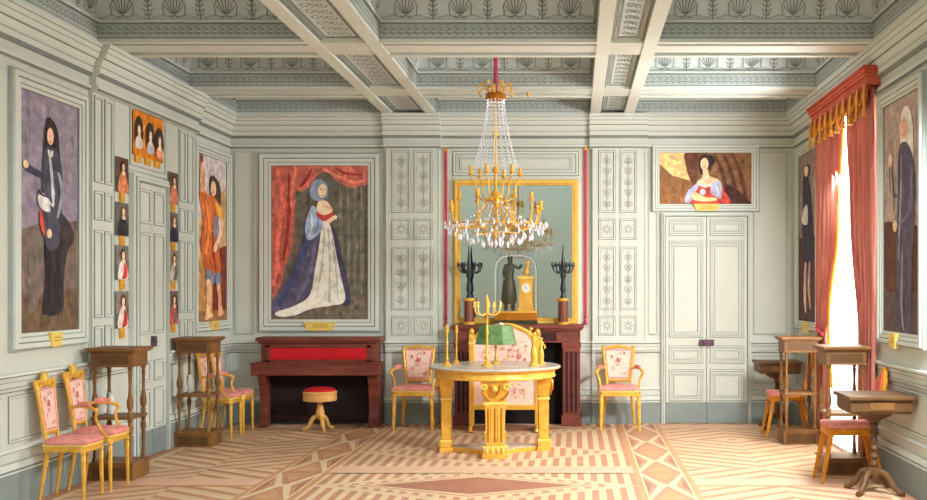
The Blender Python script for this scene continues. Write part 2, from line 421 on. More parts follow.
def arabesque(mb, u0, u1, v0, v1, d, wd=.010):
    cu = (u0+u1)/2; h = v1-v0; ww = (u1-u0)
    stroke(mb, [(cu, v0), (cu, v1)], wd, d)
    n = max(2, round(h/(ww*1.15)))
    for i in range(n):
        cv = v0+h*(i+.5)/n; r = min(ww*.5, h/n*.5)*.86
        for s in (-1, 1):
            sp = [(cu+s*(r*.52+math.cos(a)*r*.46*(1-a/11)), cv+math.sin(a)*r*.8*(1-a/11)*(1 if i % 2 else -1)) for a in [q*.8 for q in range(9)]]
            mb.quadstrip(sp, wd, d, ORN2)
            mb.quadstrip([(cu, cv-r*.9), (cu+s*r*.45, cv-r*.75), (cu+s*r*.3, cv-r*.3)], wd*.9, d, ORN2)
def rosette(mb, cu, cv, r, d, wd=.008):
    mb.quadstrip([(cu+math.cos(a*PI/6)*r*.42, cv+math.sin(a*PI/6)*r*.42) for a in range(13)], wd, d, ORN2)
    for k in range(8):
        a = k*PI/4; mb.quadstrip([(cu+math.cos(a)*r*.5, cv+math.sin(a)*r*.5), (cu+math.cos(a)*r, cv+math.sin(a)*r)], wd*1.6, d, ORN2)
ROWS = [(3.20, 2.47), (2.40, 2.155), (2.07, 1.33), (1.26, 1.035)]
def pilaster(T, u0, u1, dd, cols, orn=True, v1=3.222):
    p = MB(T); p.box(u0, u1, 0, v1, 0, dd, WALL)
    p.box(u0, u0+.006, .97, v1, dd, dd+.003, LINE); p.box(u1-.006, u1, .97, v1, dd, dd+.003, LINE)
    for a, c in cols:
        for i, (vt, vb) in enumerate(ROWS):
            panel(p, a, c, vb, vt, dd, .8)
            if orn:
                if i % 2 == 0: arabesque(p, a+.045, c-.045, vb+.05, vt-.05, dd+.004)
                else: rosette(p, (a+c)/2, (vb+vt)/2, (c-a)*.3, dd+.004)
    return trim(p)
pilaster(TB, PB[0][0], PB[0][1], .05, [(-2.145, -1.925), (-1.885, -1.665)])
pilaster(TB, PB[1][0], PB[1][1], .05, [(.275, .475), (.525, .725)])
pilaster(TL, ML0, 8.92, .03, [(8.54, 8.70), (8.73, 8.88)], orn=False)
pilaster(TL, 10.36, ML1, .03, [(10.39, 10.55), (10.60, 10.77)], orn=False)
# flat breakfront field around the left door
p = MB(TL); p.box(8.92, 9.22, 0, 3.222, 0, .025, WALL); p.box(10.06, 10.36, 0, 3.222, 0, .025, WALL); p.box(9.22, 10.06, 2.66, 3.222, 0, .025, WALL)
panel(p, 9.235, 10.045, 2.70, 3.22, .025, .6); trim(p)
# panel above the mirror, tall quiet panels
p = MB(TB); panel(p, -1.44, .045, 2.905, 3.20, 0, 1.3); panel(p, -1.36, -.035, 2.975, 3.13, 0, .8)
panel(p, 2.10, 2.50, 1.04, 3.20, 0, .55); panel(p, -4.0, -3.78, 1.04, 3.20, 0, .5)
panel(p, 2.10, 2.50, .46, .80, 0, .6); panel(p, .86, .97, 1.04, 3.20, 0, .4); trim(p)
p = MB(TR); panel(p, 11.86, 11.97, 1.04, 3.16, 0, .5); panel(p, 7.0, 8.7, .46, .80, 0, .8); panel(p, 10.5, 11.9, .46, .80, 0, .8); trim(p)
p = MB(TL)
for a, c in ((6.0, 7.2), (7.3, 8.45), (10.9, 11.9)): panel(p, a, c, .46, .80, 0, .7)
trim(p)

# ================================================================ DOORS
def double_door(name, T, u0, u1, vtop, cols, rows, lock, frame_w, d0=0.):
    dm = MB(T)
    dm.box(u0, u1, 0, vtop, 0, .02+d0, WALL)
    o = struct(dm.build(name))
    f = MB(T)
    for i, (ww, dd, m_) in enumerate(((frame_w, .05, WALL2), (frame_w*.62, .062, LINE2), (frame_w*.5, .07, WALL2), (frame_w*.15, .074, LINE))):
        e_ = .0015*i
        f.box(u0-ww, u0-e_, 0, vtop+ww, .001, dd+d0, m_)
        f.box(u1+e_, u1+ww, 0, vtop+ww, .001, dd+d0, m_); f.box(u0-e_, u1+e_, vtop+e_, vtop+ww, .001, dd+d0, m_)
    f.build('door_frame', o)
    um = (u0+u1)/2
    for a, c in ((u0+.006, um-.005), (um+.005, u1-.006)):
        lf = MB(T); lf.box(a, c, .01, vtop-.006, .02+d0, .045+d0, WALL)
        lf.box(a, c, .01, .25, .045+d0, .05+d0, PLINTH)
        for v0, v1 in rows: panel(lf, a+.035, c-.035, v0, v1, .045+d0, .9); 
        for v0, v1 in rows: panel(lf, a+.085, c-.085, v0+.05, v1-.05, .045+d0, .5) if (c-a) > .4 else None
        lf.build('door_leaf', o)
    k = MB(T); k.box(um-.085 if lock else um-.03, um+.085 if lock else um+.03, .915 if lock else 1.03, .985 if lock else 1.13, .045+d0, .085+d0, LOCK); k.build('door_lock', o, bevel=.006)
    k = MB(T); k.lathe([(.003, 0), (.016, .003), (.02, .012), (.014, .02), (.004, .022)], LOCK, seg=10, M=Matrix.Translation((um-.03, .95 if lock else 1.08, .085+d0))); k.build('door_knob', o, smooth=True)
    return o
double_door('door_1', TB, 1.06, 2.02, 2.43, None, [(.265, .635), (.705, .915), (1.01, 2.14), (2.20, 2.40)], True, .045)
double_door('door_2', TL, 9.32, 9.97, 2.56, None, [(.265, .635), (.705, .90), (1.15, 2.10), (2.18, 2.50)], False, .07, .015)

# ================================================================ CEILING
LB = [(-2.235, -1.62), (.18, .69)]            # long beams
CELLX = [(XL+.115, LB[0][0]), (LB[0][1], LB[1][0]), (LB[1][1], XR-.125)]
CELLY = [(6.9, 8.43), (8.98, 10.40), (10.89, YB-.115)]
ZG, ZT = 3.77, 4.06
c = MB(); c.box(XL, XR, 5.6, YB, ZT, HW, CEIL)
for a, e in ((XL, CELLX[0][0]), (CELLX[2][1], XR)): c.box(a, e, 5.6, YB, 3.621, ZT, CEIL)
struct(c.build('ceiling'))
for a, e in LB:
    bm_ = MB(); bm_.box(a, e, 5.6, CELLY[2][1], 3.66, ZT, CEIL)
    mw = .115
    for x0, x1 in ((a, a+mw), (e-mw, e)): bm_.box(x0, x1, 5.6, CELLY[2][1], 3.615, 3.66, WALL2)
    for x0, x1 in ((a+mw, a+mw+.018), (e-mw-.018, e-mw)): bm_.box(x0, x1, 5.6, CELLY[2][1], 3.64, 3.66, LINE)
    cuts = [(CELLY[0][1]+.06, CELLY[1][0]-.06), (CELLY[1][1]+.06, CELLY[2][0]-.06), (6.45, 6.8)]
    for y0, y1 in cuts: bm_.box(a+mw, e-mw, y0, y1, 3.622, 3.66, WALL)
    pan = [(6.8, CELLY[0][1]+.06), (CELLY[1][0]-.06, CELLY[1][1]+.06), (CELLY[2][0]-.06, CELLY[2][1])]
    Tz = lambda u, v, d: (u, v, 3.66-d)
    om = MB(Tz)
    for y0, y1 in pan:
        ring(om, a+mw+.03, e-mw-.03, y0+.03, y1-.03, .015, 0, .008, LINE2)
        ring(om, a+mw+.055, e-mw-.055, y0+.055, y1-.055, .008, 0, .008, LINE)
        x0, x1 = a+mw+.08, e-mw-.08; ww = (x1-x0)
        n = max(2, round((y1-y0-.2)/.16))
        for i in range(n):
            yy = y0+.11+(y1-y0-.2)*(i+.5)/n
            for s in (-1, 1):
                cx_ = (x0+x1)/2+s*ww*.25
                om.quadstrip([(cx_+math.cos(q*.75)*ww*.2*(1-q/12), yy+math.sin(q*.75)*.075*(1-q/12)*s) for q in range(10)], .011, .006, ORN)
            om.quadstrip([((x0+x1)/2-.02, yy-.05), ((x0+x1)/2+.02, yy), ((x0+x1)/2-.02, yy+.05)], .011, .006, ORN)
    bo = trim(bm_); om.build('beam_ornament', bo)
for a, e in CELLX:
    for y0, y1 in ((5.6, CELLY[0][0]), (CELLY[0][1], CELLY[1][0]), (CELLY[1][1], CELLY[2][0]), (CELLY[2][1], YB)):
        cb = MB(); cb.box(a, e, y0, y1, 3.621 if y1 == YB else 3.635, ZT, CEIL)
        if y1 != YB:
            cb.box(a, e, y0, y0+.06, 3.612, 3.635, WALL2); cb.box(a, e, y1-.06, y1, 3.612, 3.635, WALL2)
            cb.box(a, e, y0+.06, y0+.075, 3.63, 3.635, LINE); cb.box(a, e, y1-.075, y1-.06, 3.63, 3.635, LINE2)
            cb.box(a, e, y0+.17, y1-.17, 3.622, 3.635, WALL2)
            cb.box(a, e, y0+.16, y0+.17, 3.63, 3.635, LINE2)
        trim(cb)
def cell_frieze(x0, x1, y0, y1):
    o = MB()
    o.box(x0-.001, x1+.001, y0-.001, y0+.004, 3.64, ZG, CEILD); o.box(x0, x1, y1-.004, y1+.001, 3.64, ZG, CEILD)
    o.box(x0-.001, x0+.004, y0, y1, 3.64, ZG, CEILD); o.box(x1-.004, x1+.001, y0, y1, 3.64, ZG, CEILD)
    # small ledge and the leaning cove
    ring2 = [(x0, x1, y0, y1)]
    for (i0, z0), (i1, z1), m_ in (((.004, ZG), (.03, ZG), LINE), ((.03, ZG), (.03, ZG+.018), WALL2), ((.03, ZG+.018), (.005, ZG+.022), LINE2), ((.005, ZG+.022), (.06, ZT-.02), CEIL), ((.06, ZT-.02), (.09, ZT-.02), LINE), ((.09, ZT-.02), (.09, ZT-.001), WALL2)):
        A = [(x0+i0, y0+i0, z0), (x1-i0, y0+i0, z0), (x1-i0, y1-i0, z0), (x0+i0, y1-i0, z0)]
        B = [(x0+i1, y0+i1, z1), (x1-i1, y0+i1, z1), (x1-i1, y1-i1, z1), (x0+i1, y1-i1, z1)]
        o.add(A+B, [(j, (j+1) % 4, 4+(j+1) % 4, 4+j) for j in range(4)], m_)
    root = trim(o, recalc=False)
    sides = [((x0, y1), (1, 0), (0, -1), x1-x0), ((x1, y0), (-1, 0), (0, 1), x1-x0), ((x0, y0), (0, 1), (1, 0), y1-y0), ((x1, y1), (0, -1), (-1, 0), y1-y0)]
    for (px, py), (ux, uy), (nx, ny), L in sides:
        g = MB(lambda u, v, d: (px+ux*u+nx*(.005+d), py+uy*u+ny*(.005+d), v))
        n = int(L/.065)
        for i in range(n):
            cu = (i+.5)*L/n; a = L/n
            for s, vc in ((1, 3.725), (-1, 3.68)):
                g.quadstrip([(cu-a*.45, vc), (cu-a*.1, vc+.017), (cu+a*.3, vc+.004), (cu+a*.12, vc-.013)], .0065, .004, ORN); g.quadstrip([(cu-a*.1, vc-.017*s), (cu+a*.2, vc-.004), (cu+a*.5, vc-.015*s)], .0065, .004, ORN)
        for vc in (3.648, 3.762): g.quadstrip([(0, vc), (L, vc)], .007, .004, ORN)
        g.build('guilloche_band', root)
        H = ZT-.02-ZG-.022; lean = .055
        pf = MB(lambda u, v, d: (px+ux*u+nx*(.008+lean*v/H+d), py+uy*u+ny*(.008+lean*v/H+d), ZG+.022+v))
        n = max(2, round(L/.40)); st = L/n; V0_ = len(pf.v); T_ = pf.T; pf.T = lambda u, v, d: T_(u, v*.80-.004, d)
        for i in range(n):
            cu = (i+.5)*st
            for q in range(-3, 4):
                a = q*.42
                pf.quadstrip([(cu+math.sin(a)*.014, .065), (cu+math.sin(a)*.05, .085+math.cos(a)*.045), (cu+math.sin(a)*.080, .115+math.cos(a)*.105)], .008, .003, ORN)
            pf.quadstrip([(cu+math.sin(a)*.088*(1+.10*abs(math.sin(a*3.74))), .115+math.cos(a)*.118*(1+.10*abs(math.sin(a*3.74)))) for a in [k*.105-2.1 for k in range(41)]], .008, .003, ORN)
            pf.quadstrip([(cu-.05, .045), (cu-.03, .03), (cu, .055), (cu+.03, .03), (cu+.05, .045)], .012, .003, ORN)
            pf.quadstrip([(cu+.05, .04), (cu+.1, .06), (cu+st/2-.02, .02)], .005, .003, ORN); pf.quadstrip([(cu-.05, .04), (cu-.1, .06), (cu-st/2+.02, .02)], .005, .003, ORN)
            if i < n-1:
                cm = cu+st/2
                pf.quadstrip([(cm, .01), (cm, .2)], .010, .003, ORN)
                for vv, ww in ((.06, .03), (.10, .04), (.15, .035), (.19, .022)):
                    pf.quadstrip([(cm-ww, vv+.018), (cm-ww*.5, vv-.008), (cm, vv), (cm+ww*.5, vv-.008), (cm+ww, vv+.018)], .010, .003, ORN)
        pf.build('palmette_frieze', root)
for x0, x1 in CELLX:
    for y0, y1 in CELLY: cell_frieze(x0, x1, y0, y1)
# ================================================================ PORTRAITS
def hexc(c): return lin(c)
class Canvas:
    """shapes drawn in the pixel coordinates of a box (x0,y0,x1,y1), laid onto a wall rectangle"""
    def __init__(s, T, u0, u1, v0, v1, bx, d0, flip=False):
        s.T, s.u0, s.u1, s.v0, s.v1, s.bx, s.d, s.flip = T, u0, u1, v0, v1, bx, d0, flip
        s.v = []; s.f = []; s.c = []
    def uv(s, p):
        a = min(1, max(0, (p[0]-s.bx[0])/(s.bx[2]-s.bx[0]))); b = min(1, max(0, (p[1]-s.bx[1])/(s.bx[3]-s.bx[1])))
        u = s.u1-(s.u1-s.u0)*a if s.flip else s.u0+(s.u1-s.u0)*a
        return u, s.v1-(s.v1-s.v0)*b
    def poly(s, pts, c, smooth=True):
        if smooth: pts = spline(pts, 4)
        s.d += .00004 if s.busy else .00015; k = len(s.v)
        for p in pts: s.v.append(s.T(*s.uv(p), s.d))
        s.f.append(list(range(k, k+len(pts)))); s.c.append(c)
        if not s.busy: s.brush(pts, c)
        return s
    busy = False
    def brush(s, pts, c):
        s.busy = True; W = s.bx[2]-s.bx[0]; H = s.bx[3]-s.bx[1]; A = area2(pts)/(W*H); R = random.Random(len(s.v)); n = int(min(46, A*260)) if A > .008 else 0
        def ins(p):
            r = False
            for i in range(len(pts)):
                a, b_ = pts[i], pts[i-1]
                if (a[1] > p[1]) != (b_[1] > p[1]) and p[0] < (b_[0]-a[0])*(p[1]-a[1])/(b_[1]-a[1])+a[0]: r = not r
            return r
        xs = [p[0] for p in pts]; ys = [p[1] for p in pts]; k = 0; tries = 0
        while k < n and tries < n*8:
            tries += 1; x = R.uniform(min(xs), max(xs)); y = R.uniform(min(ys), max(ys)); l = R.uniform(.03, .10)*H; dx = R.uniform(-.03, .03)*W
            if ins((x, y)) and ins((x+dx, y+l)) and ins((x+dx*2, y+l*.5)):
                f = R.choice((.93, .96, 1.03) if min(c) > 150 else (.84, .90, 1.08, 1.16)); s.line([(x, y), (x+dx*1.5, y+l*.5), (x+dx, y+l)], R.uniform(.012, .03)*W, tuple(min(255, v*f) for v in c)); k += 1
        s.busy = False
    def ell(s, cx, cy, rx, ry, c): return s.poly([(cx+rx*math.cos(a*PI/6), cy+ry*math.sin(a*PI/6)) for a in range(12)], c, False)
    def line(s, pts, wd, c):
        pts = spline(pts, 5, False); L_ = []; R_ = []
        for i, p in enumerate(pts):
            a = pts[max(0, i-1)]; b = pts[min(len(pts)-1, i+1)]; dx, dy = b[0]-a[0], b[1]-a[1]; l = math.hypot(dx, dy) or 1
            k = wd/2*(.5+math.sin(PI*i/(len(pts)-1))*.6)
            L_.append((p[0]-dy/l*k, p[1]+dx/l*k)); R_.append((p[0]+dy/l*k, p[1]-dx/l*k))
        return s.poly(L_+R_[::-1], c, False)
    def build(s, parent):
        x0, y0, x1, y1 = s.bx
        me = bpy.data.meshes.new('canvas')
        me.from_pydata(s.v, [], s.f); me.materials.append(PAINT)
        at = me.color_attributes.new('paint', 'FLOAT_COLOR', 'CORNER'); i = 0
        for f, c in zip(s.f, s.c):
            lc = lin(c)
            for _ in f: at.data[i].color = (*lc, 1); i += 1
        o = bpy.data.objects.new('canvas', me); COL.objects.link(o); o.parent = parent; return o
def picture(T, u0, u1, v0, v1, fw, bx, label, group, flip=False, plaque=None, d=0., gold=None, cat='painting', name='framed_portrait'):
    t = thing(name, label, cat, (0, 0, 0), 0, group)
    if fw:
        f = MB(T)
        n = 4
        for i, (a, b_, dd, m_) in enumerate(((1., .86, .03, LINE2), (.86, .60, .05, WALL2), (.60, .52, .036, LINE), (.52, .28, .04, WALL2), (.28, .2, .026, LINE2), (.2, .03, .03, WALL2), (.03, 0, .022, LINE))):
            A, B_ = fw*a, fw*b_
            ring(f, u0-A, u1+A, v0-A, v1+A, A-B_, d, d+dd, m_)
        f.build('frame', t)
    bk = MB(T); bk.box(u0, u1, v0, v1, d, d+.011, gold or LINE); bk.build('stretcher', t)
    c = Canvas(T, u0, u1, v0, v1, bx, d+.0115, flip)
    x0, y0, x1, y1 = bx; c.frame = [(x0, y0), (x1, y0), (x1, y1), (x0, y1)]
    if plaque:
        a, b_, e, g, m_, sh = plaque
        p = MB(T)
        if sh: p.prism([(a, g), (b_, g), (b_-(b_-a)*.12, e), (a+(b_-a)*.12, e)], d+.03, d+.062, m_, 'z')
        else: p.box(a, b_, e, g, d+.005, d+.04, m_)
        if sh:
            um, vm = (a+b_)/2, (e+g)/2; k = (b_-a)
            p.box(a+k*.22, b_-k*.22, vm-.012, vm-.006, d+.062, d+.064, GOLDD); p.box(a+k*.28, b_-k*.28, vm+.012, vm+.018, d+.062, d+.064, GOLDD)
        p.build('name_plaque', t, bevel=.003)
    return t, c
SK = (232, 200, 168)
# --- lady in white and blue
t, c = picture(TB, -3.565, -2.435, 1.224, 3.024, .155, (45, 42, 297, 445), 'large full-length portrait of a lady in white dress and blue cloak above the piano', None, plaque=(-3.18, -2.80, 1.088, 1.192, PLAQ, True))
c.poly(c.frame, (104, 99, 88), False)
for x in (225, 245, 262, 280): c.line([(x, 90), (x+2, 250), (x, 380)], 9, (122, 117, 104))
c.poly([(45, 380), (140, 350), (250, 370), (297, 390), (297, 445), (45, 445)], (112, 100, 86), False)
c.poly([(45, 42), (165, 42), (150, 62), (112, 100), (106, 170), (100, 260), (82, 305), (72, 350), (60, 372), (45, 375), (45, 200)], (184, 100, 88))
c.line([(60, 50), (75, 130), (62, 230), (58, 330)], 12, (214, 112, 94)); c.line([(90, 60), (92, 140), (84, 240), (75, 290)], 9, (158, 56, 50)); c.line([(110, 50), (100, 90), (96, 150)], 9, (220, 126, 106))
c.poly([(150, 42), (230, 40), (297, 42), (297, 88), (278, 94), (262, 100), (240, 96), (212, 78), (188, 58), (165, 68), (146, 96), (124, 110), (112, 100), (130, 70)], (190, 106, 94))
c.line([(180, 50), (220, 70), (260, 86), (285, 80)], 8, (222, 126, 108)); c.line([(210, 46), (240, 62), (285, 66)], 6, (160, 58, 52)); c.line([(150, 50), (135, 80), (118, 98)], 8, (160, 58, 52))
c.poly([(196, 185), (214, 220), (232, 290), (246, 350), (252, 402), (226, 404), (206, 320)], (74, 70, 92))
c.poly([(148, 152), (134, 190), (124, 250), (100, 315), (66, 375), (46, 405), (46, 432), (90, 436), (140, 425), (160, 380), (176, 300), (182, 230), (180, 190), (166, 160)], (90, 86, 110))
c.line([(140, 200), (128, 270), (96, 350), (60, 410)], 16, (74, 80, 118)); c.line([(160, 240), (146, 320), (110, 400)], 10, (110, 104, 138))
c.poly([(178, 188), (198, 196), (212, 260), (226, 330), (238, 396), (200, 410), (150, 418), (104, 436), (66, 438), (56, 428), (110, 408), (146, 380), (160, 310), (172, 240)], (228, 226, 214))
for q in ((184, 200, 178, 300, 160, 400), (194, 205, 198, 300, 196, 404), (204, 230, 214, 310, 220, 396)): c.line([(q[0], q[1]), (q[2], q[3]), (q[4], q[5])], 5, (188, 190, 184))
c.poly([(150, 150), (166, 156), (180, 182), (176, 212), (150, 236), (138, 232), (134, 196)], (160, 178, 206)); c.line([(150, 165), (152, 200), (144, 228)], 5, (216, 222, 228)); c.line([(164, 168), (168, 196), (158, 220)], 4, (104, 128, 176))
c.poly([(164, 160), (184, 174), (205, 160), (204, 178), (184, 188), (168, 178)], (190, 68, 62))
c.poly([(170, 134), (188, 134), (202, 150), (204, 162), (184, 172), (164, 160)], (238, 208, 178))
c.poly([(146, 118), (150, 90), (164, 78), (182, 80), (192, 96), (194, 118), (188, 130), (160, 134)], (136, 154, 178))
c.ell(179, 108, 11.5, 18, (238, 210, 182)); c.line([(178, 100), (180, 110), (177, 113)], 1.6, (196, 150, 124)); c.line([(174, 118), (179, 120), (184, 118)], 2, (190, 90, 80)); c.ell(174, 104, 2, 1.4, (80, 66, 60)); c.ell(184, 104, 2, 1.4, (80, 66, 60))
c.poly([(186, 190), (200, 178), (214, 172), (217, 180), (204, 188), (192, 200)], (238, 208, 178))
c.build(t)
# --- landscape-format lady over the door
t, c = picture(TB, (659.5-575)/85, (751-575)/85, EYE+86/85, EYE+137/85, .095, (97, 85, 708, 425), 'wide portrait of a dark-haired lady in red dress over the double doors', None, plaque=(1.385, 1.70, 2.49, 2.575, PLAQ, True))
c.poly(c.frame, (134, 96, 66), False)
c.poly([(97, 85), (275, 85), (268, 150), (305, 270), (250, 255), (180, 235), (97, 160)], (226, 190, 128), False)
c.poly([(97, 250), (200, 260), (300, 290), (330, 425), (97, 425)], (140, 98, 62), False)
c.poly([(270, 85), (420, 85), (360, 150), (345, 260), (330, 300), (300, 265), (275, 180)], (102, 64, 48))
for x in (520, 580, 640): c.line([(x-60, 90), (x-10, 200), (x+20, 330), (x+30, 400)], 26, (96, 62, 46))
c.poly([(530, 300), (600, 320), (690, 400), (708, 425), (560, 425)], (72, 42, 40))
c.poly([(362, 130), (380, 104), (420, 98), (458, 112), (462, 150), (446, 175), (436, 215), (420, 190), (372, 232), (358, 180)], (58, 44, 44))
c.poly([(386, 200), (416, 200), (430, 240), (486, 262), (500, 300), (440, 330), (370, 320), (346, 280), (384, 246)], (240, 206, 164))
c.ell(396, 160, 27, 42, (240, 208, 170)); c.ell(384, 152, 5, 3, (70, 50, 46)); c.ell(406, 152, 5, 3, (70, 50, 46)); c.line([(386, 178), (394, 181), (402, 178)], 5, (180, 84, 74)); c.line([(394, 152), (392, 164), (396, 168)], 3, (200, 150, 116))
c.poly([(352, 300), (400, 318), (440, 306), (500, 290), (530, 340), (560, 425), (300, 425), (330, 350)], (194, 74, 60))
c.poly([(350, 285), (330, 300), (280, 350), (262, 410), (300, 412), (322, 360), (352, 320)], (170, 176, 206)); c.poly([(440, 300), (490, 272), (512, 310), (506, 390), (480, 380), (440, 350)], (176, 180, 208))
c.line([(300, 350), (284, 400)], 6, (226, 226, 236)); c.line([(470, 300), (490, 350), (480, 376)], 7, (226, 226, 236)); c.ell(384, 345, 20, 20, (206, 212, 230))
c.poly([(312, 360), (340, 350), (400, 378), (470, 384), (474, 402), (400, 410), (330, 400), (312, 385)], (240, 204, 150))
c.line([(350, 290), (390, 308), (440, 290)], 10, (214, 218, 232))
c.build(t)
# --- left wall: man with cloak (box is 10..90 x 80..350 of the photograph at 1.85)
t, c = picture(TL, 7.43, 8.30, 1.25, 3.04, .13, (14, 20, 127, 470), 'tall portrait of a long-haired man in black with a cloak on the left wall', None, plaque=(7.79, 7.97, 1.13, 1.24, PLAQ, True))
c.poly(c.frame, (140, 130, 146), False)
c.poly([(14, 280), (60, 260), (127, 250), (127, 470), (14, 470)], (116, 100, 90), False); c.poly([(14, 400), (127, 385), (127, 470), (14, 470)], (104, 84, 66), False)
c.poly([(30, 310), (56, 290), (50, 400), (30, 430)], (114, 102, 96))
c.poly([(66, 240), (88, 236), (112, 262), (118, 290), (104, 315), (96, 380), (94, 430), (60, 434), (62, 330)], (62, 52, 54))
c.poly([(58, 300), (72, 300), (70, 380), (72, 424), (84, 438), (60, 438), (54, 430), (60, 370)], (44, 38, 42)); c.poly([(78, 310), (92, 310), (86, 390), (92, 426), (74, 430), (76, 380)], (48, 42, 46))
c.poly([(62, 66), (72, 60), (84, 80), (88, 130), (92, 170), (80, 190), (60, 186), (56, 140)], (54, 44, 44))
c.poly([(60, 118), (78, 116), (92, 150), (92, 220), (86, 300), (62, 310), (54, 240), (54, 160)], (74, 72, 86))
c.line([(66, 124), (72, 180), (74, 230)], 5, (196, 198, 206)); c.line([(84, 160), (92, 200), (82, 250)], 6, (150, 156, 170))
c.poly([(24, 150), (34, 160), (56, 168), (58, 180), (30, 172), (20, 162)], (64, 62, 82)); c.ell(23, 158, 5, 8, SK)
c.poly([(44, 214), (54, 206), (64, 220), (68, 238), (58, 240), (48, 232)], (214, 210, 208)); c.line([(46, 200), (50, 208), (60, 212)], 4, (60, 54, 56)); c.line([(62, 214), (70, 226), (76, 222)], 4, (206, 204, 206)); c.line([(50, 240), (52, 262), (56, 286)], 7, (188, 74, 52)); c.ell(66, 282, 5, 9, SK)
c.ell(68, 94, 6.5, 17, (226, 184, 158)); c.line([(67, 92), (66, 98)], 1.4, (170, 110, 90)); c.line([(65, 104), (70, 104)], 1.6, (160, 70, 64)); c.line([(64, 120), (68, 132), (72, 120)], 6, (226, 224, 220))
c.build(t)
# --- left wall: figure in an orange robe
t, c = picture(TL, 10.93, 11.83, 1.22, 3.04, .11, (22, 25, 103, 452), 'tall portrait of a figure in an orange robe raising one arm near the far corner', None, plaque=(11.22, 11.50, 1.12, 1.22, PLAQ, True))
c.poly(c.frame, (206, 196, 196), False)
c.poly([(22, 200), (60, 150), (103, 90), (103, 320), (60, 330), (22, 300)], (196, 160, 118), False); c.poly([(62, 270), (103, 250), (103, 452), (62, 452)], (122, 54, 42), False); c.poly([(22, 290), (62, 280), (62, 452), (22, 452)], (190, 140, 84), False); c.poly([(22, 425), (103, 425), (103, 452), (22, 452)], (150, 104, 66), False)
c.poly([(54, 80), (66, 72), (82, 90), (86, 130), (78, 170), (62, 160), (54, 120)], (80, 58, 44))
c.poly([(50, 130), (66, 126), (86, 150), (90, 172), (80, 200), (82, 280), (84, 322), (44, 330), (30, 250), (40, 180)], (188, 98, 54))
c.poly([(26, 110), (40, 116), (60, 150), (66, 200), (60, 250), (50, 290), (28, 268), (36, 200), (28, 150)], (200, 108, 58)); c.line([(40, 140), (52, 200), (42, 280)], 7, (232, 140, 62)); c.line([(60, 220), (64, 280), (70, 320)], 7, (160, 56, 34))
c.poly([(68, 140), (84, 150), (88, 182), (76, 184)], (222, 160, 54)); c.poly([(66, 180), (78, 176), (82, 216), (76, 240), (66, 230)], (122, 128, 150))
c.poly([(78, 182), (90, 186), (88, 220), (70, 268), (62, 262), (78, 220)], (232, 196, 158))
c.poly([(28, 40), (34, 44), (40, 100), (36, 122), (26, 112)], (222, 170, 130)); c.ell(31, 36, 4, 12, (150, 80, 66))
c.poly([(42, 320), (62, 326), (64, 356), (46, 352)], (120, 126, 142)); c.poly([(66, 330), (82, 326), (84, 360), (72, 362)], (120, 126, 142))
c.poly([(42, 350), (56, 352), (54, 420), (60, 440), (38, 446), (44, 410)], (228, 184, 140)); c.poly([(72, 360), (82, 358), (86, 410), (92, 434), (76, 440), (76, 400)], (214, 160, 120))
c.ell(62, 106, 8, 20, (236, 200, 166)); c.line([(60, 104), (60, 110)], 1.5, (180, 120, 90)); c.line([(58, 116), (64, 116)], 2, (176, 84, 70))
c.build(t)
# --- triple oval portrait over the left door
t, c = picture(TL, 9.28, 9.95, 2.80, 3.215, 0, (88, 28, 196, 232), 'orange panel with three oval portraits above the narrow left wall door', None, d=.03, gold=GOLDD, name='triple_portrait')
c.poly(c.frame, (206, 120, 34), False)
for x in (96, 124, 158, 190): c.line([(x, 40), (x+8, 70), (x-4, 120), (x+5, 200)], 5, (232, 160, 62))
for i, (x, y, col) in enumerate(((106, 126, (206, 204, 206)), (145, 136, (180, 182, 194)), (178, 146, (224, 150, 122)))):
    c.ell(x, y, 16.5, 76, (60, 52, 50)); c.poly([(x-12, y+66), (x-11, y+30), (x, y+16), (x+11, y+30), (x+12, y+60), (x, y+74)], col)
    c.poly([(x-8, y-30), (x, y-44), (x+9, y-28), (x+10, y+16), (x-9, y+16)], (70, 50, 42)); c.ell(x, y-10, 5, 24, (238, 206, 176)); c.line([(x-3, y-14), (x-1, y-14)], 1.5, (60, 40, 40)); c.line([(x+1, y-14), (x+3, y-14)], 1.5, (60, 40, 40)); c.line([(x-2, y), (x+2, y)], 2, (180, 84, 74)); c.poly([(x-4, y+12), (x+4, y+12), (x+6, y+34), (x-6, y+34)], (238, 206, 176))
c.build(t)
for i in range(3):
    p = MB(TL); u = 9.33+i*.215; p.box(u, u+.12, 2.74-.0*i, 2.802, .03, .046, PLAQO); p.box(u+.03, u+.09, 2.765, 2.77, .046, .048, GOLDD); p.build('name_tag', t)
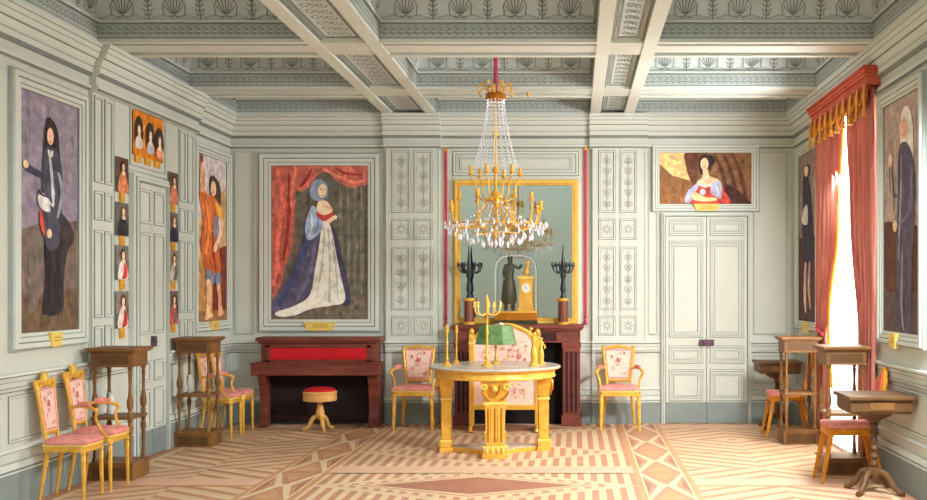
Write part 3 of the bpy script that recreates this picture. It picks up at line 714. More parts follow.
# --- eight small portraits either side of the left door
SPOT = [(2.74, 2.43), (2.34, 2.045), (1.96, 1.655), (1.555, 1.225)]
POS = ['topmost', 'second from the top', 'third from the top', 'lowest']
LOOK = [((98, 70, 58), (204, 128, 88), (206, 130, 90), 'auburn and orange'), ((104, 96, 90), (50, 50, 56), (46, 46, 50), 'black-clad'),
        ((120, 112, 106), (220, 212, 206), (200, 64, 54), 'red sash'), ((128, 118, 110), (216, 206, 200), (190, 56, 50), 'white and red')]
LOOK2 = [((104, 80, 70), (214, 140, 104), (206, 130, 96), 'orange-clad'), ((110, 104, 100), (56, 64, 86), (60, 56, 66), 'dark blue'),
         ((140, 132, 122), (190, 180, 168), (120, 112, 108), 'pale grey'), ((106, 88, 84), (196, 84, 70), (120, 110, 112), 'red and grey')]
for side, (u0, u1), LK in (('near', (8.935, 9.18), LOOK), ('far', (10.09, 10.33), LOOK2)):
    for i, (v1, v0) in enumerate(SPOT):
        bgc, body, acc, words = LK[i]
        t, c = picture(TL, u0, u1, v0, v1, 0, (0, 0, 50, 100), 'small %s portrait, %s in the %s column by the left door' % (words, POS[i], side), 'small portraits beside the left door', d=.03, name='small_portrait')
        c.poly(c.frame, bgc, False); c.poly([(0, 60), (50, 40), (50, 100), (0, 100)], tuple(int(v*.8) for v in bgc), False)
        c.poly([(6, 98), (10, 60), (18, 46), (32, 46), (42, 62), (46, 98)], body)
        if i >= 2: c.poly([(30, 48), (40, 60), (42, 90), (22, 98), (28, 74)], acc)
        else: c.poly([(20, 50), (30, 50), (36, 98), (16, 98)], acc)
        c.poly([(16, 36), (18, 16), (26, 10), (34, 18), (35, 40)], (74, 52, 42) if i != 1 else (110, 84, 66)); c.ell(25.5, 29, 6, 12, (234, 198, 166)); c.line([(22, 27), (24, 27)], 1.5, (70, 50, 44)); c.line([(27, 27), (29, 27)], 1.5, (70, 50, 44)); c.line([(23, 36), (28, 36)], 1.6, (180, 90, 78)); c.poly([(20, 40), (31, 40), (32, 50), (20, 50)], (234, 198, 166))
        c.build(t); p = MB(TL); um = (u0+u1)/2; p.box(um-.04, um+.04, v0-.085, v0+.002, .03, .046, PLAQO); p.box(um-.025, um+.025, v0-.05, v0-.045, .046, .048, GOLDD); p.build('name_tag', t)
# --- right wall: two tall portraits (the left-hand edge as seen is the far one)
t, c = picture(TR, 7.62, 8.50, 1.23, 3.08, .11, (17, 40, 82, 450), 'tall portrait of a white-haired man in a dark grey coat beside the red curtain', None, flip=True, plaque=(8.06, 8.24, 1.10, 1.22, PLAQ, True))
c.poly(c.frame, (168, 148, 138), False); c.poly([(17, 250), (50, 255), (82, 270), (82, 450), (17, 450)], (92, 62, 50), False); c.poly([(17, 380), (82, 380), (82, 450), (17, 450)], (96, 80, 78), False)
c.poly([(50, 68), (62, 60), (70, 90), (72, 150), (64, 190), (50, 120)], (226, 222, 212))
c.poly([(46, 130), (62, 124), (74, 170), (74, 260), (70, 330), (66, 450), (46, 450), (42, 330), (44, 230)], (86, 80, 98))
c.line([(52, 140), (50, 220), (46, 320)], 3, (150, 146, 156)); c.line([(70, 170), (66, 240), (44, 262)], 6, (112, 106, 124)); c.line([(30, 140), (34, 200), (46, 210)], 6, (106, 100, 118)); c.ell(31, 142, 4, 12, SK); c.ell(40, 262, 4, 11, SK)
c.line([(30, 120), (34, 200), (36, 260)], 1.5, (180, 170, 160)); c.line([(54, 300), (52, 400), (56, 446)], 3, (140, 136, 148))
c.ell(56, 96, 5.5, 18, (232, 178, 146)); c.line([(53, 106), (57, 106)], 1.5, (170, 76, 66)); c.line([(52, 92), (54, 92)], 1.4, (70, 50, 44))
c.build(t)
t, c = picture(TR, 10.86, 11.72, 1.22, 3.09, .10, (17, 50, 60, 450), 'tall dark portrait half hidden behind the red curtain by the far corner', None, flip=True, plaque=(11.12, 11.40, 1.10, 1.21, PLAQ, True))
c.poly(c.frame, (146, 128, 120), False); c.poly([(17, 250), (60, 250), (60, 450), (17, 450)], (84, 58, 58), False)
c.poly([(28, 100), (36, 96), (46, 150), (52, 250), (50, 310), (28, 300), (26, 200)], (62, 56, 72)); c.poly([(30, 180), (38, 176), (38, 220), (24, 210)], (212, 208, 204)); c.line([(34, 310), (32, 380), (34, 430)], 6, (214, 190, 172)); c.line([(44, 310), (42, 370), (46, 420)], 5, (190, 160, 146)); c.ell(36, 92, 5, 15, SK); c.line([(32, 80), (42, 84), (43, 110)], 4, (70, 52, 46))
c.build(t)

# ================================================================ WINDOW DRESSING
def drape(mb, rows, folds, amp, m, x_wall, nu=44):
    """rows = [(z, y_near, y_far, x_offset)] from top to bottom"""
    vs = []; fs = []
    for j, (z, ya, yb, xo) in enumerate(rows):
        for i in range(nu+1):
            t_ = i/nu; a = amp*(.8+.2*math.sin(t_*7+j*.3))
            vs.append((x_wall-xo-a*math.sin(t_*folds*2*PI+.3*math.sin(j*.6)), ya+(yb-ya)*t_, z))
    W = nu+1
    for j in range(len(rows)-1):
        for i in range(nu): fs.append((j*W+i, j*W+i+1, (j+1)*W+i+1, (j+1)*W+i))
    mb.add(vs, fs, m)
def lerp_rows(keys, n):
    out = []
    for a, b_ in zip(keys[:-1], keys[1:]):
        for j in range(n):
            t_ = j/n; t2 = t_*t_*(3-2*t_); out.append((a[0]+(b_[0]-a[0])*t_, a[1]+(b_[1]-a[1])*t2, a[2]+(b_[2]-a[2])*t2, a[3]+(b_[3]-a[3])*t2))
    out.append(keys[-1]); return out
t = thing('window_curtain', 'red curtains with gold-fringed pelmet and white sheer on the right wall window', 'curtain')
b = MB(); drape(b, lerp_rows([(3.28, 8.62, 9.50, .06), (2.2, 8.62, 9.38, .06), (1.2, 8.62, 9.12, .06), (.02, 8.60, 9.10, .06)], 8), 6, .026, CURT, XR); b.build('curtain_panel', t, smooth=True, recalc=False, solid=.006)
b = MB(); drape(b, lerp_rows([(3.28, 9.62, 10.72, .06), (2.2, 9.84, 10.72, .06), (1.24, 10.20, 10.70, .06), (1.1, 10.26, 10.66, .05), (.9, 10.16, 10.7, .06), (.02, 10.10, 10.72, .06)], 8), 6, .026, CURT, XR); b.build('curtain_panel', t, smooth=True, recalc=False, solid=.006)
b = MB(); drape(b, lerp_rows([(3.26, 9.56, 9.66, .06), (2.2, 9.76, 9.86, .06), (1.24, 10.12, 10.22, .06), (.6, 10.02, 10.12, .06)], 6), 1, .012, YELC, XR, 10); b.build('curtain_lining', t, smooth=True, recalc=False, solid=.005)
b = MB(); drape(b, lerp_rows([(3.26, 8.9, 10.3, .028), (.05, 8.9, 10.3, .028)], 6), 11, .014, SHEER, XR, 90); b.build('sheer_curtain', t, smooth=True, recalc=False)
b = MB(); b.tube([(XR-.09, 10.28, 1.12), (XR-.105, 10.45, 1.15), (XR-.08, 10.60, 1.19)], .018, ROPE, 8); b.build('tie_back', t, smooth=True)
b = MB(); b.box(XR-.13, XR, 8.60, 10.62, 3.30, 3.37, PELM); b.box(XR-.15, XR, 8.58, 10.64, 3.37, 3.395, PELM); b.box(XR-.16, XR, 8.57, 10.65, 3.395, 3.43, PELM); b.box(XR-.175, XR, 8.555, 10.665, 3.43, 3.455, PELM)
b.build('pelmet', t, bevel=.006)
b = MB(); vs = []; fs = []; n = 90
for i in range(n+1):
    u = i/n; y = 8.60+2.02*u; ph = (u*9) % 1; zz = 3.10+.06*abs(math.cos(ph*PI)); x = XR-.125-.012*math.sin(u*9*2*PI)
    vs += [(x, y, 3.31), (x, y, zz)]
b.add(vs, [(2*i, 2*i+2, 2*i+3, 2*i+1) for i in range(n)], PELM); b.build('pelmet_valance', t, smooth=True, recalc=False, solid=.008)
for k in range(10):
    y = 8.615+k*1.99/9; b = MB(); b.tube([(XR-.145, y, 3.30), (XR-.15, y, 3.2), (XR-.15, y, 3.10)], [.010, .012, .012], GOLD, 8); b.lathe([(.004, .075), (.020, .06), (.022, .045), (.014, .038), (.028, 0), (.002, -.002)], GOLD, c=(XR-.15, y, 3.03), seg=8)
    if k < 9: b.tube([(XR-.148, y+.01, 3.26), (XR-.155, y+.07, 3.16), (XR-.155, y+.11, 3.135), (XR-.155, y+.15, 3.16), (XR-.148, y+.21, 3.26)], .009, AGOLD, 6)
    b.build('tassel', t, smooth=True)
# bell pulls
bp = thing('bell_pull', 'crimson bell pull on the wall left of the gilt mirror', 'bell pull', ((446-575)/85, YB-.02, 1.14), 0, 'bell pulls beside the mirror')
b = MB(); b.box(-.016, .016, -.006, .004, .10, 2.06, ROPE); b.build('cord', bp)
b = MB(); b.lathe([(.004, .11), (.02, .10), (.022, .085), (.012, .07), (.026, .0), (.004, -.003)], ROPE, seg=10); b.build('tassel', bp, smooth=True)
b = MB(); b.lathe([(.004, 0), (.025, .004), (.03, .015), (.02, .03), (.004, .035)], GOLD, c=(0, 0, 2.05), seg=10); b.build('wall_boss', bp, smooth=True)
dup(bp, ((585.5-575)/85, YB-.02, 1.16), 0, 'crimson bell pull on the wall right of the gilt mirror')
# ================================================================ CHAIRS
TAPER = lambda h: [(.013, 0), (.017, .015), (.013, .03), (.016, .05), (.024, h-.05), (.018, h-.035), (.028, h-.025), (.028, h)]
def leg_obj(x0, y0, x1, y1, h, m, t, nm='leg', sq=False, k=1.):
    b = MB(); sh = Matrix(((1, 0, (x1-x0)/h, x0), (0, 1, (y1-y0)/h, y0), (0, 0, 1, 0), (0, 0, 0, 1)))
    b.lathe([(r*k, z) for r, z in TAPER(h)], m, seg=8, M=sh, sq=sq); return b.build(nm, t, smooth=True)
def floral(mb, cx, cz, w, h, y, seed=3, M=None):
    R = random.Random(seed); T = lambda u, v, d: (u, y-d, v); k = [0]
    def fl_(a, z, r, m, n=9, e=.25):
        k[0] += .0002; mb.add([T(a+r*math.cos(q*PI*2/n)*(1+e*(q % 2)), z+r*math.sin(q*PI*2/n)*(1+e*(q % 2)), .0004+k[0]) for q in range(n)], [tuple(range(n))], m, M)
    for i in range(max(6, int(w*h*260))):
        a = R.uniform(-.42, .42)*w+cx; z = R.uniform(-.44, .44)*h+cz; an = R.uniform(0, PI); l = R.uniform(.012, .022); k[0] += .0002
        mb.add([T(a, z, .0004+k[0]), T(a+l*math.cos(an)-.005, z+l*math.sin(an), .0004+k[0]), T(a+2*l*math.cos(an), z+2*l*math.sin(an), .0004+k[0]), T(a+l*math.cos(an)+.005, z+l*math.sin(an)-.005, .0004+k[0])], [(0, 1, 2, 3)], LEAFM, M)
    for i in range(max(5, int(w*h*150))):
        a = R.uniform(-.4, .4)*w+cx; z = R.uniform(-.42, .42)*h+cz; r = R.uniform(.008, .016); fl_(a, z, r, (ROSE, PINK, PINK, GOLDP)[i % 4])
    fl_(cx, cz+h*.14, .026, ROSE); fl_(cx+.004, cz+h*.15, .013, PINK); fl_(cx-.02, cz-.01, .014, PINK)
def chair(name, label, arms, crest, group, M1=GOLD):
    t = thing(name, label, 'armchair' if arms else 'chair', (0, 0, 0), 0, group)
    fw, bw, d = .46, .36, .42; sh = .40
    for s in (-1, 1):
        leg_obj(s*.215, -.19, s*.205, -.18, sh, M1, t); leg_obj(s*.185, .235, s*.150, .17, sh, M1, t)
    # seat rail (bowed front) and cushion
    def outline(g):
        pts = [(-fw/2-g, -.17-g), (-fw/2+.03, -.205-g), (0, -.225-g), (fw/2-.03, -.205-g), (fw/2+g, -.17-g), (bw/2+g, .20+g), (-bw/2-g, .20+g)]
        return pts
    b = MB(); b.prism(outline(0), sh-.012, sh+.045, M1, 'z'); b.prism(outline(.008), sh+.03, sh+.045, GOLDP, 'z'); b.build('seat_rail', t, bevel=.006)
    b = MB(); O = outline(-.012); cx, cy = 0, -.01; rows = [(1., sh+.045), (1.02, sh+.062), (.97, sh+.08), (.8, sh+.092), (.45, sh+.10), (.02, sh+.102)]
    Os = spline(O, 4); vs = []; fs = []; n = len(Os)
    for k, z in rows: vs += [(cx+(x-cx)*k, cy+(y-cy)*k, z) for x, y in Os]
    for j in range(len(rows)-1): fs += [(j*n+i, j*n+(i+1) % n, (j+1)*n+(i+1) % n, (j+1)*n+i) for i in range(n)]
    b.add(vs, fs, PINK); b.build('seat_cushion', t, smooth=True)
    # back, leaning
    lean = Matrix.Translation((0, .19, sh+.03)) @ Matrix.Rotation(math.radians(-9), 4, 'X')
    b = MB(); H = .47; a0, a1 = .135, .175
    for s in (-1, 1):
        b.tube([(s*a0, 0, -.02), (s*a0, 0, .10), (s*a1, 0, H-.01)], [.020, .018, .018], M1, 8, M=lean)
        b.lathe([(.012, 0), (.022, .012), (.012, .022), (.018, .036), (.003, .052)], M1, c=(s*a1, 0, H-.015), seg=8, M=lean)
    b.tube([(-a1, 0, H-.02), (-a1*.5, 0, H+.012), (0, 0, H+.022), (a1*.5, 0, H+.012), (a1, 0, H-.02)], .019, M1, 8, M=lean)
    b.tube([(-a0, 0, .105), (0, 0, .098), (a0, 0, .105)], .016, M1, 8, M=lean)
    if crest:
        for s in (-1, 1): b.tube([(s*(a1+.005), 0, H-.03), (s*(a1+.012), 0, H+.02), (s*(a1-.03), 0, H+.045), (s*.08, 0, H+.035), (s*.05, 0, H+.06)], [.018, .024, .022, .02, .016], M1, 8, M=lean)
        b.ball((0, 0, H+.07), .04, GOLDP, (1.6, .6, 1), 10, M=lean); [b.ball((q*.045, -.008, H+.10-abs(q)*.012), .018, GOLD, (1, .7, 1.4), 8, M=lean) for q in (-1, 0, 1)]; [b.ball((q*(a1+.01), 0, H+.03), .036, GOLD, (1, .7, 1), 8, M=lean) for q in (-1, 1)]; b.tube([(-.06, 0, .0), (0, 0, .05), (.06, 0, .0)], .012, M1, 6, M=lean)
    b.build('backrest_frame', t, smooth=True)
    b = MB(); b.frustum((-a0-.004+.012, a0-.008, -.012, .016), (-a1+.012, a1-.012, -.012, .016), .115, H-.012, PINKP, lean)
    floral(b, 0, .29, .22, .30, -.0125, 3, lean); bo = b.build('back_panel', t, recalc=False)
    b = MB()
    for (x0, z0, x1, z1) in ((-a0+.016, .13, -a1+.024, H-.02), (a0-.016, .13, a1-.024, H-.02), (-a1+.024, H-.02, a1-.024, H-.02), (-a0+.016, .13, a0-.016, .13)):
        b.tube([(x0, -.013, z0), (x1, -.013, z1)], .007, PINK, 6, M=lean)
    b.build('panel_braid', bo, smooth=True)
    if arms:
        for s in (-1, 1):
            ar = MB(); ar.tube(spline([(s*.155, .215, .665), (s*.195, .12, .68), (s*.235, .0, .672), (s*.255, -.06, .655)], 4, False), .014, M1, 8)
            ar.tube(spline([(s*.255, -.05, .66), (s*.262, -.075, .635), (s*.235, -.055, .58), (s*.215, -.09, .50), (s*.222, -.15, .44)], 4, False), .014, M1, 8)
            ar.ball((s*.257, -.068, .652), .022, M1, (1, 1, 1), 8); ao = ar.build('armrest', t, smooth=True)
            pd = MB(); pd.tube(spline([(s*.185, .14, .69), (s*.212, .07, .698), (s*.236, -.005, .69)], 4, False), [.012]+[.022]*7+[.012], PINK, 8, flat=1); pd.build('arm_pad', ao, smooth=True)
    return t
CF = 'gilt armchairs against the back wall'
A1 = chair('gilt_armchair', 'gilt armchair with pink tapestry back between the piano and the round table', True, False, CF)
A1.location = (-1.80, 11.50, 0)
dup(A1, (.50, 11.50, 0), 0, 'gilt armchair with pink tapestry back right of the fireplace, left of double doors')
CL = 'gilt chairs along the left wall'
A2 = chair('gilt_armchair', 'gilt carved armchair with pink seat in front of the nearest tall stand, left wall', True, True, CL)
A2.location = (-3.765, 8.09, 0); A2.rotation_euler.z = PI/2; A2.scale = (.72, .80, .97)
dup(A2, (-3.76, 10.86, 0), PI/2, 'gilt armchair with pink back seen behind the farther tall stand, left wall', scale=(.72, .80, .96))
S1 = chair('gilt_side_chair', 'gilt armless chair with pink seat nearest the viewer on the left wall', False, True, CL)
S1.location = (-3.775, 7.67, 0); S1.rotation_euler.z = PI/2; S1.scale = (.68, .80, .94)
dup(S1, (-3.76, 11.26, 0), PI/2, 'gilt armless chair with pink seat in the far left corner beside the piano', scale=(.75, .80, .95))
# right-hand chairs: splayed orange legs, solid carved back seen edge on
def lyre_chair(label):
    t = thing('carved_chair', label, 'chair', (0, 0, 0), 0, 'orange-gilt chairs along the right wall')
    for s in (-1, 1):
        leg_obj(s*.20, -.255, s*.17, -.17, .42, AGOLD, t, sq=True, k=.85); leg_obj(s*.20, .265, s*.15, .17, .42, AGOLD, t, sq=True, k=.85)
    b = MB(); b.prism([(-.20, -.20), (.20, -.20), (.175, .20), (-.175, .20)], .40, .455, AGOLD, 'z'); b.build('seat_rail', t, bevel=.006)
    b = MB(); b.prism([(-.205, -.205), (.205, -.205), (.18, .195), (-.18, .195)], .455, .50, PINK, 'z'); b.build('seat_cushion', t, bevel=.018)
    lean = Matrix.Translation((0, .20, .44)) @ Matrix.Rotation(math.radians(-14), 4, 'X')
    half = spline([(.05, 0), (.07, .08), (.045, .16), (.09, .24), (.135, .33), (.13, .42), (.09, .45), (.06, .50)], 3, False)
    poly = half+[(0, .525)]+[(-x, z) for x, z in half[::-1]]
    b = MB(); b.prism(poly, -.018, .018, AGOLD, 'y', M=lean); b.build('backrest', t, bevel=.005)
    b = MB(); b.prism([(x*.55, z*.82+.05) for x, z in poly], -.024, .024, ROSE, 'y', M=lean); b.build('back_inlay', t)
    return t
L1 = lyre_chair('orange-gilt chair with pink seat behind the nearest pedestal table, right wall'); L1.location = (2.23, 8.35, 0); L1.rotation_euler.z = -PI/2; L1.scale = (.70, .95, .98)
dup(L1, (2.27, 10.98, 0), -PI/2, 'orange-gilt chair with pink seat in front of the far pedestal table, right corner', scale=(.72, .92, .96))

# ================================================================ TALL STANDS
def tall_stand(label, mtop, mleg, mlt):
    t = thing('display_stand', label, 'stand', (0, 0, 0), 0, 'tall walnut stands with turned legs')
    W, D, H = .34, .31, 1.09
    b = MB(); b.box(-W/2-.035, W/2+.035, -D/2-.035, D/2+.035, H-.028, H, mtop); b.box(-W/2-.02, W/2+.02, -D/2-.02, D/2+.02, H-.042, H-.028, mtop); b.build('top', t, bevel=.006)
    b = MB(); b.box(-W/2, W/2, -D/2, D/2, H-.15, H-.042, mtop); b.box(-W/2+.03, W/2-.03, -D/2-.004, -D/2, H-.135, H-.06, mlt); b.box(-W/2-.008, W/2+.008, -D/2-.008, D/2+.008, H-.158, H-.148, mtop); b.build('apron', t, bevel=.003)
    b = MB(); b.box(-W/2, W/2, -D/2, D/2, .50, .525, mtop); b.build('shelf', t, bevel=.004)
    b = MB(); b.box(-W/2-.01, W/2+.01, -D/2-.01, D/2+.01, 0, .13, mtop); b.box(-W/2-.018, W/2+.018, -D/2-.018, D/2+.018, .13, .148, mtop); b.box(-W/2+.02, W/2-.02, -D/2-.013, -D/2-.01, .02, .11, mlt); b.build('plinth', t, bevel=.004)
    up = [(.020, .525), (.020, .56), (.013, .57), (.024, .60), (.027, .64), (.014, .72), (.012, .78), (.015, .86), (.019, .88), (.012, .89), (.020, .91), (.020, .932)]
    lo = [(.020, .148), (.020, .18), (.014, .19), (.016, .21), (.012, .26), (.017, .38), (.024, .43), (.014, .47), (.020, .48), (.020, .50)]
    for sx in (-1, 1):
        for sy in (-1, 1):
            b = MB()
            for pr in (up, lo): b.lathe(pr, mleg, c=(sx*(W/2-.025), sy*(D/2-.025), 0), seg=10)
            b.build('leg', t, smooth=True)
    return t
T1 = tall_stand('tall walnut stand with turned legs nearest the viewer on the left wall', OAK, OAKL if 0 else OAK, OAKD); T1.location = (-3.80, 8.51, 0)
dup(T1, (-3.80, 10.30, 0), 0, 'tall walnut stand in front of the gilt armchair near the far left portrait')
T3 = dup(T1, (2.29, 10.48, 0), 0, 'tall walnut stand left of the red curtain, in front of far pedestal table')
dup(T1, (2.29, 8.76, 0), 0, 'tall walnut stand right before the red curtain, behind the nearest table')
for z, lab, x, y in ((.525, 'white porcelain jar on the shelf of the nearest left stand', -3.89, 8.55), (.525, 'white porcelain jar on the shelf of the farther left stand', -3.90, 10.34)):
    b = MB(); b.lathe([(.022, 0), (.028, .01), (.026, .08), (.03, .12), (.02, .15), (.018, .17), (.024, .18), (.002, .185)], WHITE, seg=14)
    tag(b.build('porcelain_jar', smooth=True, loc=(x, y, z+.0)), lab, 'jar', 'white jars on the stand shelves')

# ================================================================ PEDESTAL TABLES
def pedestal_table(label, m=OAKD):
    t = thing('pedestal_table', label, 'table', (0, 0, 0), 0, 'walnut pedestal tables on the right wall')
    b = MB(); b.box(-.28, .28, -.25, .25, .735, .765, m); b.build('tabletop', t, bevel=.006)
    b = MB(); b.box(-.255, .255, -.225, .225, .645, .735, m); b.box(-.245, .245, -.215, .215, .63, .645, m); b.build('apron', t, bevel=.004)
    b = MB(); b.box(-.10, .10, -.231, -.225, .66, .72, OAK); b.build('drawer', t, bevel=.003)
    b = MB(); b.lathe([(.16, .635), (.14, .60), (.09, .575), (.05, .56), (.045, .545), (.03, .54)], m, seg=16)
    n = 26
    prof = [(.030+.007*math.sin(i*1.35), .54-i*.34/n) for i in range(n+1)]; b.lathe(prof, m, seg=12)
    b.lathe([(.03, .20), (.05, .19), (.058, .16), (.05, .12), (.03, .11)], m, seg=12); b.build('column', t, smooth=True)
    for k in range(4):
        a = k*PI/2+PI/4; b = MB(); b.tube(spline([(.03*math.cos(a), .03*math.sin(a), .16), (.11*math.cos(a), .11*math.sin(a), .15), (.17*math.cos(a), .17*math.sin(a), .075), (.235*math.cos(a), .235*math.sin(a), .024), (.27*math.cos(a), .27*math.sin(a), .022)], 4, False), [.026]*10+[.022]*7, m, 8); b.build('leg', t, smooth=True)
    return t
P1 = pedestal_table('walnut pedestal table with twisted column nearest the viewer on the right'); P1.location = (2.31, 7.88, 0); P1.scale = (.92, .95, 1)
dup(P1, (2.29, 11.55, 0), 0, 'walnut pedestal table in the far right corner behind the gilt chair', scale=(.9, .85, 1))

# ================================================================ PIANO AND STOOL
t = thing('upright_piano', 'mahogany upright piano with red cloth panel under the large lady portrait', 'piano', (-2.925, 11.74, 0))
b = MB(); b.box(-.70, .70, -.16, .17, .60, .62, MAHO); b.box(-.66, .66, -.10, .17, .62, .96, MAHO); b.box(-.69, .69, -.13, .19, .96, .985, MAHO); b.box(-.71, .71, -.15, .195, .985, 1.025, MAHO); b.build('cabinet', t, bevel=.006)
b = MB(); b.box(-.55, .55, -.116, -.10, .77, .905, RED); b.build('red_panel', t, bevel=.004)
b = MB(); ring(b.__class__(lambda u, v, d: (u, -.10-d, v)), 0, 1, 0, 1, .1, 0, .1, MAHO) if 0 else None
for q in ((-.60, -.55, .74, .94), (.55, .60, .74, .94), (-.60, .60, .905, .945), (-.60, .60, .735, .77)): b.box(q[0], q[1], -.122, -.10, q[2], q[3], MAHO)
b.build('panel_surround', t, bevel=.003)
b = MB(); b.box(-.725, .725, -.27, .0, .60, .735, MAHO); b.box(-.735, .735, -.285, 0, .725, .745, MAHO); b.build('key_case', t, bevel=.008)
b = MB(); b.box(-.66, .66, .14, .165, .02, .60, BACKD); b.build('lower_panel', t)
b = MB(); b.box(-.62, .62, .115, .14, .07, .11, MAHOD); b.build('pedal_rail', t)
for s in (-1, 1):
    b = MB(); pr = [(-.22, .60), (-.17, .50), (-.13, .36), (-.12, .22), (-.14, .10), (-.19, .04), (-.19, 0), (-.0, 0), (-.0, .6)]
    b.prism([(y, z) for y, z in pr], s*.62-.045, s*.62+.075 if s > 0 else s*.62+.045, MAHO, 'x')
    b.build('leg', t, bevel=.01)
    b = MB(); b.box(s*.66-.03, s*.66+.03, 0, .165, 0, .6, MAHO); b.build('side_panel', t, bevel=.004)
t = thing('piano_stool', 'round gilt stool with red leather seat in front of the piano', 'stool', (-2.83, 11.32, 0))
b = MB(); b.lathe([(.165, .44), (.172, .45), (.165, .465), (.13, .48), (.07, .488), (.002, .49)], RED, seg=24); b.build('seat', t, smooth=True)
b = MB(); b.lathe([(.15, .335), (.182, .34), (.188, .36), (.182, .38), (.184, .42), (.19, .43), (.18, .445), (.15, .446)], OAKL, seg=24); b.build('seat_band', t, smooth=True)
b = MB(); b.lathe([(.04, .34), (.045, .32), (.028, .30), (.04, .25), (.05, .20), (.04, .16), (.03, .13), (.002, .12)], OAKL, seg=14); b.build('column', t, smooth=True)
for k in range(3):
    a = k*2*PI/3-PI/2+.5; ca, sa = math.cos(a), math.sin(a); b = MB(); b.tube(spline([(.02*ca, .02*sa, .17), (.08*ca, .08*sa, .14), (.13*ca, .13*sa, .05), (.19*ca, .19*sa, .017)], 4, False), [.024]*8+[.02]*5, OAKL, 8); b.build('leg', t, smooth=True)

# ================================================================ FIREPLACE
t = thing('fireplace', 'mahogany fireplace surround with dark opening under the gilt mirror', 'fireplace', (-.66, YB, 0))
def fz(b, x0, x1, d0, d1, z0, z1, m): b.box(x0, x1, -d1, -d0, z0, z1, m)
b = MB(); fz(b, -.76, .76, 0, .36, 1.125, 1.165, MAHO); fz(b, -.74, .74, 0, .34, 1.10, 1.125, MAHO); b.build('mantel_shelf', t, bevel=.005)
b = MB(); fz(b, -.72, .72, 0, .31, .96, 1.10, MAHO); fz(b, -.45, .45, .31, .318, .985, 1.075, MAHOD); b.build('lintel', t, bevel=.004)
for s in (-1, 1):
    b = MB(); x0, x1 = sorted((s*.72, s*.52)); fz(b, x0, x1, 0, .30, 0, .96, MAHO); fz(b, x0-.015, x1+.015, 0, .315, 0, .12, MAHO); fz(b, x0-.01, x1+.01, 0, .31, .90, .96, MAHO)
    for k in range(3): fz(b, x0+.035+k*.052, x0+.062+k*.052, .30, .312, .16, .86, MAHOD)
    b.build('jamb', t, bevel=.004)
b = MB(); fz(b, -.52, .52, .0, .10, 0, .96, DARK); fz(b, -.52, -.50, .1, .28, 0, .96, DARK); fz(b, .50, .52, .1, .28, 0, .96, DARK); b.build('firebox', t)
# fire screen
t = thing('fire_screen', 'gilt fire screen with pink floral tapestry standing before the fireplace', 'fire screen', (-.78, 11.30, 0))
arch = lambda n, k, dz: [(k*math.cos(PI*i/n)*1.0, dz+.14*math.sin(PI*i/n)**.8) for i in range(n+1)]
for s in (-1, 1):
    b = MB(); b.box(s*.365-.028, s*.365+.028, -.025, .025, .06, 1.08, GOLD); b.box(s*.365-.034, s*.365+.034, -.03, .03, .96, .99, GOLDP); b.lathe([(.02, 1.08), (.034, 1.10), (.02, 1.13), (.002, 1.14)], GOLD, c=(s*.365, 0, 0), seg=10); b.build('post', t, bevel=.006)
b = MB(); ar = spline([(-.335, 1.03), (-.25, 1.10), (-.12, 1.16), (0, 1.175), (.12, 1.16), (.25, 1.10), (.335, 1.03)], 4, False)
b.tube([(x, 0, z) for x, z in ar], .026, GOLD, 8); b.build('crest_rail', t, smooth=True)
b = MB(); b.box(-.34, .34, -.022, .022, .24, .295, GOLD); b.box(-.34, .34, -.027, .027, .285, .297, GOLDP); b.build('lower_rail', t, bevel=.004)
b = MB(); b.prism([(-.338, .295)]+ar+[(.338, .295)], -.008, .008, PINKP, 'y')
floral(b, 0, .66, .62, .66, -.008, 5); floral(b, 0, .98, .5, .2, -.009, 8); floral(b, -.15, .5, .2, .2, -.0085, 9); floral(b, .16, .8, .2, .2, -.0085, 11); b.build('tapestry_panel', t, recalc=False)
for s in (-1, 1):
    b = MB(); b.tube(spline([(s*.365, -.17, .012), (s*.365, -.14, .05), (s*.365, 0, .075), (s*.365, .14, .05), (s*.365, .17, .012)], 4, False), .022, GOLD, 8); b.build('foot', t, smooth=True)
